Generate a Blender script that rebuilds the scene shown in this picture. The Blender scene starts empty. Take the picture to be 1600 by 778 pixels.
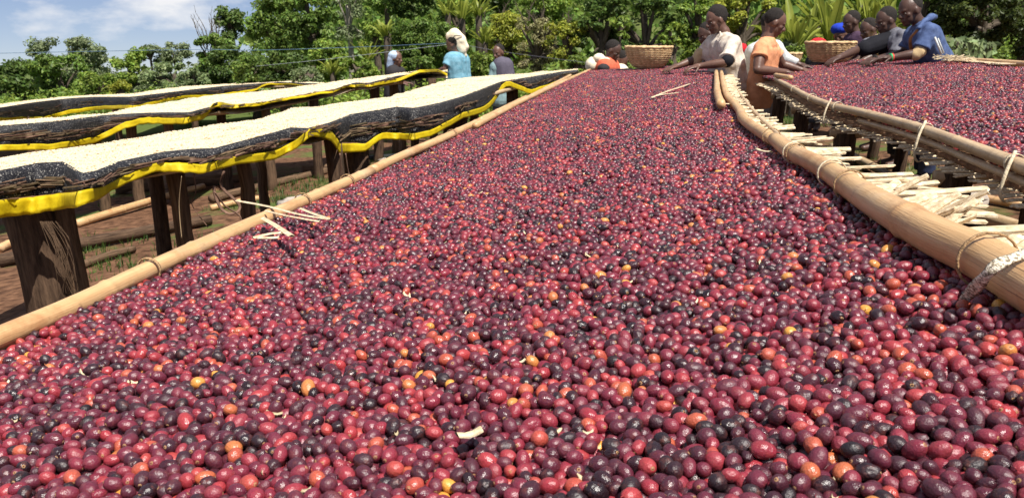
import bpy, math, random
import numpy as np
from mathutils import Vector, Matrix, noise, Euler
random.seed(7); RN = np.random.RandomState(7)
sc = bpy.context.scene
# ------------------------------------------------------------------ camera
F = 1240.0; PITCH = math.radians(14.9); CZ = 1.30
cp, sp = math.cos(PITCH), math.sin(PITCH)
cam_d = bpy.data.cameras.new('camera'); cam = bpy.data.objects.new('camera', cam_d)
sc.collection.objects.link(cam); sc.camera = cam
cam.location = (0, 0, CZ); cam.rotation_euler = (math.pi/2-PITCH, 0, 0)
cam_d.sensor_width = 36; cam_d.lens = 36*F/1600; cam_d.clip_start = .02; cam_d.clip_end = 2000
cam_d.dof.use_dof = True; cam_d.dof.focus_distance = 1.35; cam_d.dof.aperture_fstop = 19
sc.render.resolution_x = 1024; sc.render.resolution_y = 497
# ------------------------------------------------------------------ world and sun
sun_dir = Vector((.27, -.42, .90)).normalized()
SUN_EL = math.asin(sun_dir.z); SUN_AZ = math.atan2(sun_dir.x, sun_dir.y)
w = bpy.data.worlds.new('World'); sc.world = w; w.use_nodes = True
nt = w.node_tree; nt.nodes.clear(); L = nt.links
def N(t, x=None, **k):
    n = x.nodes.new(t)
    for a, b in k.items(): setattr(n, a, b)
    return n
sky = N('ShaderNodeTexSky', nt, sky_type='NISHITA', sun_disc=False)
sky.sun_elevation = SUN_EL; sky.sun_rotation = SUN_AZ; sky.air_density = 1.0; sky.dust_density = .2; sky.ozone_density = 1.0; sky.altitude = 1500
bg = N('ShaderNodeBackground', nt); bg.inputs[1].default_value = .058
out = N('ShaderNodeOutputWorld', nt)
tc = N('ShaderNodeTexCoord', nt); mp = N('ShaderNodeMapping', nt); mp.inputs['Scale'].default_value = (1, 1, 2.6)
mp.inputs['Location'].default_value = (.35, .1, .0)
nz = N('ShaderNodeTexNoise', nt); nz.inputs['Scale'].default_value = 7.5; nz.inputs['Detail'].default_value = 9; nz.inputs['Roughness'].default_value = .55
cr = N('ShaderNodeValToRGB', nt); cr.color_ramp.elements[0].position = .47; cr.color_ramp.elements[1].position = .64
mx = N('ShaderNodeMixRGB', nt); mx.inputs[2].default_value = (10.0, 10.1, 10.4, 1)
sx_ = N('ShaderNodeSeparateXYZ', nt); cx_ = N('ShaderNodeCombineXYZ', nt); mz_ = N('ShaderNodeMath', nt, operation='ADD'); mz_.inputs[1].default_value = .07
mz2 = N('ShaderNodeMath', nt, operation='MAXIMUM'); mz2.inputs[1].default_value = .02
L.new(tc.outputs['Generated'], sx_.inputs[0]); L.new(sx_.outputs[0], cx_.inputs[0]); L.new(sx_.outputs[1], cx_.inputs[1]); L.new(sx_.outputs[2], mz_.inputs[0]); L.new(mz_.outputs[0], mz2.inputs[0]); L.new(mz2.outputs[0], cx_.inputs[2])
L.new(cx_.outputs[0], sky.inputs[0]); tint = N('ShaderNodeMixRGB', nt, blend_type='MULTIPLY'); tint.inputs[0].default_value = 1; tint.inputs[2].default_value = (1.0, .94, 1.06, 1)
L.new(cx_.outputs[0], mp.inputs[0]); L.new(mp.outputs[0], nz.inputs['Vector']); L.new(nz.outputs[0], cr.inputs[0])
L.new(cr.outputs[0], mx.inputs[0]); L.new(sky.outputs[0], tint.inputs[1]); L.new(tint.outputs[0], mx.inputs[1]); L.new(mx.outputs[0], bg.inputs[0]); L.new(bg.outputs[0], out.inputs[0])
sd = bpy.data.lights.new('sun', 'SUN'); so = bpy.data.objects.new('sun', sd); sc.collection.objects.link(so)
sd.energy = 5.0; sd.angle = math.radians(.5); sd.color = (1, .95, .87)
so.rotation_euler = sun_dir.to_track_quat('Z', 'Y').to_euler()
sc.view_settings.view_transform = 'Standard'; sc.view_settings.look = 'None'; sc.view_settings.exposure = .62; sc.view_settings.gamma = 1
# ------------------------------------------------------------------ geometry of the place
PHI = math.radians(10.7); cph, sph = math.cos(PHI), math.sin(PHI)
def rs(r, s, z=0): return Vector((r*cph+s*sph, -r*sph+s*cph, z))        # along the beds: r = to the right, s = along
def to_rs(p): return (p[0]*cph-p[1]*sph, p[0]*sph+p[1]*cph)
def ray(px, py):
    v = (px-800)/F; q = (389-py)/F
    return Vector((v, cp+q*sp, -sp+q*cp))
def at(px, py, Y):
    d = ray(px, py); t = Y/d.y
    return Vector((d.x*t, Y, CZ+d.z*t))
def onp(px, py, Z, sl=.07):
    d = ray(px, py); t = (Z-CZ)/(d.z-sl*(d.x*cph-d.y*sph))
    return Vector((d.x*t, d.y*t, CZ+d.z*t))
def proj(p):
    x, y, z = p[0], p[1], p[2]-CZ
    f = y*cp-z*sp; u = y*sp+z*cp
    return 800+F*x/f, 389-F*u/f, f
def ground(x, y):
    r = x*cph-y*sph
    g = .07*max(-9, min(6, r))
    if r < -9: g -= .05*min(60, -r-9)
    if y > 40: g -= .035*(y-40)
    if y > 13: g += .045*(y-13)*max(0, min(1, (x+8)/10))
    return g+.03*noise.noise(Vector((x*.7, y*.7, 0)))
# ------------------------------------------------------------------ materials
def mat(name, col, rough=.7, var=.25, nscale=8, bump=0, bscale=60, spec=.3, uv=False, stretch=(1, 1, 1), col2=None, lo=.35, hi=.65, island=0, trans=0, detail=5, coat=0):
    m = bpy.data.materials.new(name); m.use_nodes = True; t = m.node_tree; t.nodes.clear(); l = t.links
    o = N('ShaderNodeOutputMaterial', t); b = N('ShaderNodeBsdfPrincipled', t)
    b.inputs['Roughness'].default_value = rough; b.inputs['Specular IOR Level'].default_value = spec; b.inputs['Coat Weight'].default_value = coat
    c = N('ShaderNodeTexCoord', t); mm = N('ShaderNodeMapping', t); mm.inputs['Scale'].default_value = stretch
    l.new(c.outputs['UV' if uv else 'Object'], mm.inputs[0])
    n = N('ShaderNodeTexNoise', t); n.inputs['Scale'].default_value = nscale; n.inputs['Detail'].default_value = detail; n.inputs['Roughness'].default_value = .65
    l.new(mm.outputs[0], n.inputs['Vector'])
    r = N('ShaderNodeValToRGB', t); r.color_ramp.elements[0].position = lo; r.color_ramp.elements[1].position = hi
    a = tuple(x*(1-var) for x in col); d = tuple(min(1, x*(1+var)) for x in col) if col2 is None else col2
    r.color_ramp.elements[0].color = (*a, 1); r.color_ramp.elements[1].color = (*d, 1)
    l.new(n.outputs[0], r.inputs[0]); src = r.outputs[0]
    if island:
        g = N('ShaderNodeNewGeometry', t); h = N('ShaderNodeHueSaturation', t)
        m1 = N('ShaderNodeMapRange', t); m1.inputs[3].default_value = 1-island; m1.inputs[4].default_value = 1+island
        l.new(g.outputs['Random Per Island'], m1.inputs[0]); l.new(m1.outputs[0], h.inputs['Value'])
        m2 = N('ShaderNodeMapRange', t); m2.inputs[3].default_value = .5-island*.05; m2.inputs[4].default_value = .5+island*.05
        wn = N('ShaderNodeTexWhiteNoise', t, noise_dimensions='1D'); l.new(g.outputs['Random Per Island'], wn.inputs['W'])
        l.new(wn.outputs['Value'], m2.inputs[0]); l.new(m2.outputs[0], h.inputs['Hue']); l.new(src, h.inputs['Color']); src = h.outputs[0]
    l.new(src, b.inputs['Base Color'])
    if bump:
        n2 = N('ShaderNodeTexNoise', t); n2.inputs['Scale'].default_value = bscale; n2.inputs['Detail'].default_value = 4
        l.new(mm.outputs[0], n2.inputs['Vector']); bb = N('ShaderNodeBump', t); bb.inputs['Strength'].default_value = min(1, bump); bb.inputs['Distance'].default_value = .004*max(1, bump)
        l.new(n2.outputs[0], bb.inputs['Height']); l.new(bb.outputs[0], b.inputs['Normal'])
    if trans:
        tr = N('ShaderNodeBsdfTranslucent', t); l.new(src, tr.inputs[0]); ms = N('ShaderNodeMixShader', t); ms.inputs[0].default_value = trans
        l.new(b.outputs[0], ms.inputs[1]); l.new(tr.outputs[0], ms.inputs[2]); l.new(ms.outputs[0], o.inputs[0])
    else: l.new(b.outputs[0], o.inputs[0])
    return m
def cherry_mat():
    m = bpy.data.materials.new('cherry_skin'); m.use_nodes = True; t = m.node_tree; t.nodes.clear(); l = t.links
    o = N('ShaderNodeOutputMaterial', t); b = N('ShaderNodeBsdfPrincipled', t)
    a = N('ShaderNodeAttribute', t, attribute_name='pick', attribute_type='INSTANCER')
    r = N('ShaderNodeValToRGB', t); e = r.color_ramp.elements; e[0].position = 0; e[0].color = (.006, .003, .005, 1); e[1].position = 1; e[1].color = (.62, .30, .045, 1)
    for p_, c_ in ((.16, (.017, .005, .009)), (.34, (.060, .010, .021)), (.55, (.122, .014, .031)), (.74, (.225, .020, .036)), (.88, (.34, .034, .038)), (.945, (.40, .085, .040)), (.98, (.52, .20, .05))):
        q = e.new(p_); q.color = (*c_, 1)
    l.new(a.outputs['Fac'], r.inputs[0])
    c = N('ShaderNodeTexCoord', t); ad = N('ShaderNodeVectorMath', t, operation='ADD'); cb = N('ShaderNodeCombineXYZ', t)
    ml = N('ShaderNodeMath', t, operation='MULTIPLY'); ml.inputs[1].default_value = 91; l.new(a.outputs['Fac'], ml.inputs[0])
    l.new(ml.outputs[0], cb.inputs[0]); l.new(c.outputs['Object'], ad.inputs[0]); l.new(cb.outputs[0], ad.inputs[1])
    n = N('ShaderNodeTexNoise', t); n.inputs['Scale'].default_value = .9; n.inputs['Detail'].default_value = 6; n.inputs['Roughness'].default_value = .7; l.new(ad.outputs[0], n.inputs['Vector'])
    # lighter / browner patches on the skin
    hs = N('ShaderNodeMixRGB', t, blend_type='MIX'); hs.inputs[2].default_value = (.24, .06, .035, 1)
    mr = N('ShaderNodeMapRange', t); mr.inputs[1].default_value = .52; mr.inputs[2].default_value = .78; mr.inputs[3].default_value = 0; mr.inputs[4].default_value = .5
    l.new(n.outputs[0], mr.inputs[0]); l.new(mr.outputs[0], hs.inputs[0]); l.new(r.outputs[0], hs.inputs[1])
    n3 = N('ShaderNodeTexNoise', t); n3.inputs['Scale'].default_value = 6; n3.inputs['Detail'].default_value = 3; l.new(ad.outputs[0], n3.inputs['Vector'])
    mv = N('ShaderNodeMixRGB', t, blend_type='MULTIPLY'); mv.inputs[0].default_value = 1
    rv = N('ShaderNodeMapRange', t); rv.inputs[1].default_value = .3; rv.inputs[2].default_value = .7; rv.inputs[3].default_value = .82; rv.inputs[4].default_value = 1.2; l.new(n3.outputs[0], rv.inputs[0])
    l.new(hs.outputs[0], mv.inputs[1]); l.new(rv.outputs[0], mv.inputs[2])
    # dusty bloom
    bl = N('ShaderNodeMixRGB', t); bl.inputs[0].default_value = .01; bl.inputs[2].default_value = (.36, .23, .24, 1); l.new(mv.outputs[0], bl.inputs[1])
    l.new(bl.outputs[0], b.inputs['Base Color'])
    n2 = N('ShaderNodeTexNoise', t); n2.inputs['Scale'].default_value = 3.5; n2.inputs['Detail'].default_value = 5; l.new(ad.outputs[0], n2.inputs['Vector'])
    bb = N('ShaderNodeBump', t); bb.inputs['Strength'].default_value = .55; bb.inputs['Distance'].default_value = .0016; l.new(n2.outputs[0], bb.inputs['Height']); l.new(bb.outputs[0], b.inputs['Normal'])
    rr = N('ShaderNodeMapRange', t); rr.inputs[3].default_value = .17; rr.inputs[4].default_value = .50; fr_ = N('ShaderNodeMath', t, operation='MULTIPLY'); fr_.inputs[1].default_value = 157; l.new(a.outputs['Fac'], fr_.inputs[0]); fq = N('ShaderNodeMath', t, operation='FRACT'); l.new(fr_.outputs[0], fq.inputs[0]); av = N('ShaderNodeMath', t, operation='MULTIPLY_ADD'); av.inputs[1].default_value = .7; l.new(fq.outputs[0], av.inputs[0]); hv = N('ShaderNodeMath', t, operation='MULTIPLY'); hv.inputs[1].default_value = .4; l.new(n3.outputs[0], hv.inputs[0]); l.new(hv.outputs[0], av.inputs[2]); l.new(av.outputs[0], rr.inputs[0]); l.new(rr.outputs[0], b.inputs['Roughness'])
    b.inputs['Specular IOR Level'].default_value = .62
    l.new(b.outputs[0], o.inputs[0]); return m
M = {}
M['cherry'] = cherry_mat()
M['calyx'] = mat('dried_calyx', (.30, .17, .08), .9)
M['bamboo'] = mat('bamboo_pole', (.50, .29, .13), .5, .22, 3, .25, 30, .4, uv=True, stretch=(1.2, 14, 1), col2=(.68, .44, .22))
M['bamboo_old'] = mat('weathered_bamboo', (.46, .31, .16), .7, .35, 4, .3, 30, .3, uv=True, stretch=(1.5, 16, 1), col2=(.64, .46, .27))
def bamboo_mat(nm, c0, c1, stain):
    m = mat(nm, c0, .45, .2, 2.2, .3, 26, .4, uv=True, stretch=(.9, 16, 1), col2=c1, lo=.3, hi=.7); t = m.node_tree; l = t.links
    b = next(n for n in t.nodes if n.type == 'BSDF_PRINCIPLED'); src = b.inputs['Base Color'].links[0].from_socket; c = next(n for n in t.nodes if n.type == 'TEX_COORD')
    def lay(src, sc_, st, lo, hi, col, amt, det=5):
        mm = N('ShaderNodeMapping', t); mm.inputs['Scale'].default_value = st; l.new(c.outputs['UV' if st[1] != st[0] else 'Object'], mm.inputs[0]); n = N('ShaderNodeTexNoise', t); n.inputs['Scale'].default_value = sc_; n.inputs['Detail'].default_value = det; n.inputs['Roughness'].default_value = .7
        l.new(mm.outputs[0], n.inputs['Vector']); r = N('ShaderNodeMapRange', t); r.inputs[1].default_value = lo; r.inputs[2].default_value = hi; r.inputs[4].default_value = amt; l.new(n.outputs[0], r.inputs[0])
        x = N('ShaderNodeMixRGB', t); x.inputs[2].default_value = (*col, 1); l.new(r.outputs[0], x.inputs[0]); l.new(src, x.inputs[1]); return x.outputs[0]
    src = lay(src, 9, (1, 1, 1), .50, .68, stain, .75); src = lay(src, 3.0, (.6, 70, 1), .66, .70, (.07, .04, .02), .7, 2); src = lay(src, 45, (1, 1, 1), .62, .75, (.12, .07, .035), .6)
    src = lay(src, 3.5, (1, 1, 1), .55, .75, (.55, .47, .36), .45); l.new(src, b.inputs['Base Color']); return m
M['bamboo'] = bamboo_mat('bamboo_pole', (.52, .30, .13), (.68, .45, .23), (.36, .17, .07))
M['bamboo_old'] = bamboo_mat('weathered_bamboo', (.46, .31, .17), (.62, .46, .28), (.30, .18, .09))
M['slat'] = mat('split_bamboo', (.58, .44, .25), .6, .25, 5, .25, 50, .3, stretch=(14, 14, 14), island=.2, col2=(.80, .68, .46))
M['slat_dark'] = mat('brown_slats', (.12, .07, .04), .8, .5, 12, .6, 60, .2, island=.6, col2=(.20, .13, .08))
M['rope'] = mat('fibre_rope', (.62, .52, .36), .8, .3, 90, .6, 200, .2)
M['strap'] = mat('woven_strap', (.30, .24, .16), .8, .3, 260, 1, 300, .2, col2=(.85, .78, .62), lo=.42, hi=.56)
M['rope_brown'] = mat('brown_binding', (.36, .23, .12), .85, .4, 160, .8, 300, .2)
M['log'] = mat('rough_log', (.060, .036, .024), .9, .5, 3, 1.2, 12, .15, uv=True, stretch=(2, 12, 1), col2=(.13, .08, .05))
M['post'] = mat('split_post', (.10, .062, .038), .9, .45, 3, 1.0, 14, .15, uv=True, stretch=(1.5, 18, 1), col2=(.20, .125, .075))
M['net'] = mat('shade_net', (.014, .014, .019), .6, .3, 150, .8, 200, .3, col2=(.40, .38, .34), lo=.56, hi=.66)
M['netdark'] = M['net']
M['hem'] = mat('yellow_hem', (.80, .60, .010), .5, .12, 20, .3, 90, .35, col2=(.90, .72, .02), trans=.4)
M['parch'] = mat('parchment_coffee', (.72, .62, .43), .7, .18, 60, .5, 120, .2)
M['parch_fill'] = mat('parchment_layer', (.66, .55, .37), .8, .3, 120, .8, 150, .2)
M['mat'] = mat('woven_mat', (.26, .15, .085), .85, .4, 40, .6, 60, .2)
M['soil'] = None
M['basket'] = mat('wicker', (.55, .36, .17), .7, .3, 25, .4, 60, .25, island=.15, col2=(.74, .54, .29))
M['stone'] = mat('pale_stone', (.38, .33, .28), .9, .3, 6, .8, 30, .2)
M['pipe'] = mat('black_pipe', (.025, .028, .03), .45, .2, 5)
M['bark'] = mat('bark', (.07, .055, .04), .9, .4, 5, 1, 14, .15, uv=True, stretch=(2, 8, 1), col2=(.15, .12, .09))
M['pale_bark'] = mat('pale_bark', (.30, .27, .22), .9, .3, 5, .6, 14, .15)
def leafm(n, c, c2=None, isl=.45, tr=.42, rough=.5): return mat(n, c, rough, .3, 1.3, 0, 60, .35, col2=c2 or tuple(x*1.45 for x in c), island=isl, trans=tr, lo=.3, hi=.7)
LF = dict(dark=leafm('dark_leaves', (.075, .135, .028), (.14, .21, .045)), mid=leafm('green_leaves', (.14, .215, .040)), light=leafm('light_green_leaves', (.20, .28, .045)),
          yellow=leafm('yellow_green_leaves', (.32, .34, .045)), grey=leafm('grey_green_leaves', (.20, .245, .12)), pale=leafm('pale_leaves', (.22, .28, .12)),
          dry=leafm('dry_leaves', (.30, .28, .13)), enset=leafm('banana_leaves', (.20, .31, .05), (.38, .42, .07), .35, .45, .4), pine=leafm('dark_conifer_leaves', (.045, .068, .016), (.10, .13, .028)))
M['grass'] = leafm('grass_blades', (.06, .11, .02), isl=.3)
def soil():
    m = bpy.data.materials.new('red_soil'); m.use_nodes = True; t = m.node_tree; t.nodes.clear(); l = t.links
    o = N('ShaderNodeOutputMaterial', t); b = N('ShaderNodeBsdfPrincipled', t); b.inputs['Roughness'].default_value = .95; b.inputs['Specular IOR Level'].default_value = .1
    c = N('ShaderNodeTexCoord', t)
    n1 = N('ShaderNodeTexNoise', t); n1.inputs['Scale'].default_value = .9; n1.inputs['Detail'].default_value = 8; n1.inputs['Roughness'].default_value = .65
    n2 = N('ShaderNodeTexNoise', t); n2.inputs['Scale'].default_value = 14; n2.inputs['Detail'].default_value = 6
    l.new(c.outputs['Object'], n1.inputs['Vector']); l.new(c.outputs['Object'], n2.inputs['Vector'])
    r2 = N('ShaderNodeValToRGB', t); r2.color_ramp.elements[0].color = (.045, .022, .013, 1); r2.color_ramp.elements[1].color = (.20, .105, .06, 1); r2.color_ramp.elements[0].position = .3; r2.color_ramp.elements[1].position = .7
    l.new(n2.outputs[0], r2.inputs[0])
    r1 = N('ShaderNodeValToRGB', t); r1.color_ramp.elements[0].position = .52; r1.color_ramp.elements[1].position = .60
    l.new(n1.outputs[0], r1.inputs[0])
    mxx = N('ShaderNodeMixRGB', t); mxx.inputs[2].default_value = (.085, .115, .03, 1); sxyz = N('ShaderNodeSeparateXYZ', t); l.new(c.outputs['Object'], sxyz.inputs[0]); mrg = N('ShaderNodeMapRange', t); mrg.inputs[1].default_value = 14; mrg.inputs[2].default_value = 18; l.new(sxyz.outputs[1], mrg.inputs[0]); mxa = N('ShaderNodeMath', t, operation='MAXIMUM'); l.new(r1.outputs[0], mxa.inputs[0]); l.new(mrg.outputs[0], mxa.inputs[1]); l.new(mxa.outputs[0], mxx.inputs[0]); l.new(r2.outputs[0], mxx.inputs[1])
    l.new(mxx.outputs[0], b.inputs['Base Color'])
    bb = N('ShaderNodeBump', t); bb.inputs['Strength'].default_value = .8; bb.inputs['Distance'].default_value = .03; l.new(n2.outputs[0], bb.inputs['Height']); l.new(bb.outputs[0], b.inputs['Normal'])
    l.new(b.outputs[0], o.inputs[0]); return m
M['soil'] = soil()
# ------------------------------------------------------------------ mesh helpers
COL = sc.collection
WL = {}
def tag(o, label=None, cat=None, group=None, kind=None):
    if label: o['label'] = label
    if cat: o['category'] = cat
    if group: o['group'] = group
    if kind: o['kind'] = kind
    return o
def empty(name, loc, label, cat, group=None):
    o = bpy.data.objects.new(name, None); COL.objects.link(o); o.location = loc; o.empty_display_size = .1
    WL[o.name] = Vector(loc); return tag(o, label, cat, group)
def mkobj(name, me, parent=None, loc=None):
    o = bpy.data.objects.new(name, me); COL.objects.link(o)
    if parent: o.parent = parent; WL[o.name] = WL[parent.name]
    else:
        o.location = loc if loc is not None else (0, 0, 0); WL[o.name] = Vector(o.location)
    return o
class MB:
    def __init__(s): s.v = []; s.f = []; s.uv = []
    def quad_grid(s, P, closed=False, uvs=None):
        n = len(P); m = len(P[0]); b = len(s.v)
        for row in P: s.v.extend([tuple(q) for q in row])
        for i in range(n-1):
            for j in range(m if closed else m-1):
                k = (j+1) % m
                s.f.append((b+i*m+j, b+i*m+k, b+(i+1)*m+k, b+(i+1)*m+j))
                if uvs: s.uv.append([uvs(i, j), uvs(i, j+1), uvs(i+1, j+1), uvs(i+1, j)])
                else: s.uv.append([(0, 0)]*4)
        return b
    def tube(s, pts, rad, n=10, cap=True, flat=1.0, nodes=None, rough=0, seed=0):
        pts = [Vector(p) for p in pts]; m = len(pts)
        if not hasattr(rad, '__len__'): rad = [rad]*m
        rows = []; Ls = [0]; up = None
        for i in range(m):
            t = (pts[min(i+1, m-1)]-pts[max(i-1, 0)]).normalized()
            if up is None: up = Vector((0, 0, 1)) if abs(t.z) < .9 else Vector((1, 0, 0))
            a = t.cross(up).normalized(); c = a.cross(t).normalized(); up = c
            if i: Ls.append(Ls[-1]+(pts[i]-pts[i-1]).length)
            row = []
            for k in range(n):
                th = 2*math.pi*k/n; rr = rad[i]
                if rough: rr *= 1+rough*noise.noise(Vector((k*1.7+seed, i*.9, seed)))
                row.append(pts[i]+a*(math.cos(th)*rr)+c*(math.sin(th)*rr*flat))
            rows.append(row)
        R0 = max(rad)
        b = s.quad_grid(rows, True, lambda i, j: (Ls[i], R0*6.283*j/n))
        if cap:
            for ring, rev in ((0, True), (m-1, False)):
                idx = [b+ring*n+k for k in range(n)]
                if rev: idx = idx[::-1]
                s.f.append(tuple(idx)); s.uv.append([(0, 0)]*n)
    def ell(s, c, rad, rot=None, nu=14, nv=9, disp=0, seed=0):
        rot = rot or Matrix.Identity(3); c = Vector(c); rows = []
        for i in range(nv+1):
            ph = math.pi*i/nv
            row = []
            for k in range(nu):
                th = 2*math.pi*k/nu
                q = Vector((math.sin(ph)*math.cos(th), math.sin(ph)*math.sin(th), math.cos(ph)))
                g = 1+(disp*noise.noise(q*2.2+Vector((seed, 0, 0))) if disp else 0)
                row.append(c+rot@Vector((q.x*rad[0]*g, q.y*rad[1]*g, q.z*rad[2]*g)))
            rows.append(row)
        s.quad_grid(rows[::-1], True)
    def box(s, c, sz, rot=None, taper=1):
        rot = rot or Matrix.Identity(3); c = Vector(c); b = len(s.v)
        for x in (-.5, .5):
            for y in (-.5, .5):
                for z in (-.5, .5):
                    k = taper if x > 0 else 1
                    s.v.append(tuple(c+rot@Vector((x*sz[0], y*sz[1]*k, z*sz[2]))))
        for f in ((0, 1, 3, 2), (4, 6, 7, 5), (0, 4, 5, 1), (2, 3, 7, 6), (0, 2, 6, 4), (1, 5, 7, 3)):
            s.f.append(tuple(b+i for i in f)); s.uv.append([(0, 0)]*4)
    def mesh(s, name, off, m, smooth=True):
        me = bpy.data.meshes.new(name); o = Vector(off)
        me.from_pydata([(q[0]-o.x, q[1]-o.y, q[2]-o.z) for q in s.v], [], s.f)
        ul = me.uv_layers.new(name='UVMap'); fl = [c for f in s.uv for q in f for c in q]
        if len(fl) == 2*len(me.loops): ul.data.foreach_set('uv', fl)
        if smooth: me.polygons.foreach_set('use_smooth', [True]*len(me.polygons))
        me.materials.append(m); me.update(); return me
    def build(s, name, m, parent=None, loc=None, smooth=True):
        if parent: off = WL[parent.name]
        else:
            if loc is None:
                a = np.array([tuple(q) for q in s.v]); loc = (a[:, 0].mean(), a[:, 1].mean(), a[:, 2].min())
            off = loc
        return mkobj(name, s.mesh(name, off, m, smooth), parent, loc)
def np_mesh(name, V, Fc, m, smooth=False):
    me = bpy.data.meshes.new(name); me.vertices.add(len(V)); me.vertices.foreach_set('co', V.astype(np.float32).ravel())
    k = Fc.shape[1]; me.loops.add(Fc.size); me.loops.foreach_set('vertex_index', Fc.ravel().astype(np.int32))
    me.polygons.add(len(Fc)); me.polygons.foreach_set('loop_start', np.arange(0, Fc.size, k, dtype=np.int32))
    if smooth: me.polygons.foreach_set('use_smooth', np.ones(len(Fc), dtype=bool))
    me.materials.append(m); me.update(calc_edges=True); me.validate(); return me
def interp(pts, x): 
    xs = [p[0] for p in pts]; return float(np.interp(x, xs, [p[1] for p in pts]))
def rotz(a): return Matrix.Rotation(a, 3, 'Z')
def frame(x, up=(0, 0, 1)):
    x = Vector(x).normalized(); y = Vector(up).cross(x).normalized(); z = x.cross(y)
    return Matrix((x, y, z)).transposed()
def smoothpath(pts, n):
    pts = [Vector(p) for p in pts]; m = len(pts); res = []
    for i in range(n):
        t = i*(m-1)/(n-1); k = min(int(t), m-2); u = t-k
        p0, p1, p2, p3 = pts[max(k-1, 0)], pts[k], pts[k+1], pts[min(k+2, m-1)]
        res.append(.5*((2*p1)+(p2-p0)*u+(2*p0-5*p1+4*p2-p3)*u*u+(3*p1-p0-3*p2+p3)*u*u*u))
    return res
# ------------------------------------------------------------------ ground
def lin(a, b, n): return [a+(b-a)*i/(n-1) for i in range(n)]
gx = sorted(set([-400, -250, -160, -110, -80, -60, -45]+lin(-34, -10, 25)+lin(-9.5, 8, 71)+lin(9, 30, 22)+[40, 55, 80, 120, 180, 280, 400]))
gy = sorted(set([-60, -30, -15, -8, -4]+lin(-2, 14, 81)+lin(15, 40, 26)+[48, 60, 80, 110, 150, 220, 320, 450]))
g = MB(); g.quad_grid([[Vector((x, y, ground(x, y))) for x in gx] for y in gy]); tag(g.build('ground', M['soil'], loc=(0, 0, 0)), kind='structure')
# hill behind, high over the beds and falling away to the left
def hillz(x, y):
    k = max(0, min(1, (x+26)/22)); k = k*k*(3-2*k)
    return -4.5-(1-k)*(y-27)*.07+(11+.09*(y-45))*k*max(0, min(1, (y-26)/26))+1.2*noise.noise(Vector((x*.06, y*.06, 3)))+max(0, (y-80))*.012
h = MB(); h.quad_grid([[Vector((x, y, hillz(x, y))) for x in lin(-150, 150, 61)] for y in lin(27, 190, 34)])
M['hill'] = mat('hillside_green', (.05, .085, .022), .95, .4, .6, 0, 60, .1, col2=(.13, .15, .05))
tag(h.build('hill', M['hill'], loc=(0, 0, 0)), kind='structure')
# ------------------------------------------------------------------ main bed
RRpx = [(1760, 535), (1680, 485), (1600, 440), (1530, 400), (1470, 373), (1400, 335), (1342, 300), (1288, 263), (1234, 236), (1210, 217), (1173, 194), (1161, 183), (1154, 168), (1137, 150), (1130, 129), (1127, 112)]
SL = .12      # sideways slope of this bed
def tw(s): return np.clip((s-2.6)/4.4, 0, 1)   # the slope eases towards the far end
def bedz(r, s): return .961+.018*tw(s)+(SL-.06*tw(s))*r
def onbed(px, py, off):
    s_ = 1.0
    for _ in range(12): k_ = float(tw(s_)); p = onp(px, py, .961+.018*k_+off, SL-.06*k_); s_ = .5*s_+.5*to_rs(p)[1]
    return p
rr_pts = [onbed(x, y, .043-.02*max(0, min(1, (1420-x)/150))) for x, y in RRpx]
rr_pts.insert(0, rr_pts[0]*2-rr_pts[1]); 
RRrs = sorted([(to_rs(p)[1], to_rs(p)[0]) for p in rr_pts])
def RR(s): return interp(RRrs, s)
S0, S1 = .12, 9.15
left_pts = [onbed(x, y, .009) for x, y in ((0, 527), (115, 478), (230, 423), (345, 371), (460, 321), (580, 268), (640, 240), (700, 214), (780, 176), (860, 138), (922, 110))]
left_pts.insert(0, left_pts[0]*2.2-left_pts[1]*1.2)
LRrs = sorted([(to_rs(p)[1], to_rs(p)[0]) for p in left_pts])
def LR(s): return interp(LRrs, s)
bed = empty('drying_bed', rs(-.2, 4.5, 0), 'long raised bamboo bed in the foreground heaped with dark red coffee cherries', 'drying bed')
def bamboo(pts, r0, r1, name, parent, m='bamboo', n=14, node=.33, cap=True, sub=None):
    pts = smoothpath(pts, sub or max(4, len(pts)*3)); Ls = [0]
    for i in range(1, len(pts)): Ls.append(Ls[-1]+(pts[i]-pts[i-1]).length)
    T = Ls[-1]; ss = []; k = .11
    while k < T: ss += [k-.02, k-.006, k, k+.006, k+.02]; k += node*random.uniform(.85, 1.15)
    allp = sorted([(x, 0) for x in Ls]+[(x, 1) for x in ss if 0 < x < T])
    P = []; R = []
    for x, _ in allp:
        P.append(Vector([float(np.interp(x, Ls, [p[c] for p in pts])) for c in range(3)]))
        d = min([abs(x-q) for q in ss[2::5]] or [9]); rr = r0+(r1-r0)*x/T
        R.append(rr*(1+(.11 if d < .001 else .035 if d < .008 else 0)))
    b = MB(); b.tube(P, R, n, cap); return b.build(name, M[m], parent)
bamboo(left_pts[:7], .0185, .0175, 'side_rail', bed)
bamboo([p+Vector((0, 0, .003)) for p in left_pts[6:]], .0175, .015, 'side_rail', bed)
bamboo([p for p in rr_pts[:11]], .0295, .018, 'side_rail', bed, node=.42)
bamboo([p+Vector((0, 0, -.004)) for p in rr_pts[10:]], .018, .015, 'side_rail', bed, node=.6)
bamboo([onbed(x, y, .029) for x, y in ((1127, 164), (1121, 146), (1120, 130), (1119, 112))], .019, .015, 'cut_pole', bed, node=.7)
bamboo([rs(LR(S1), S1+.03, bedz(-.9, 9)-.05), rs(-.2, S1+.05, bedz(-.2, 9)-.05), rs(.45, S1+.03, bedz(.45, 9)-.05)], .022, .022, 'end_rail', bed, n=8)
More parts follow.
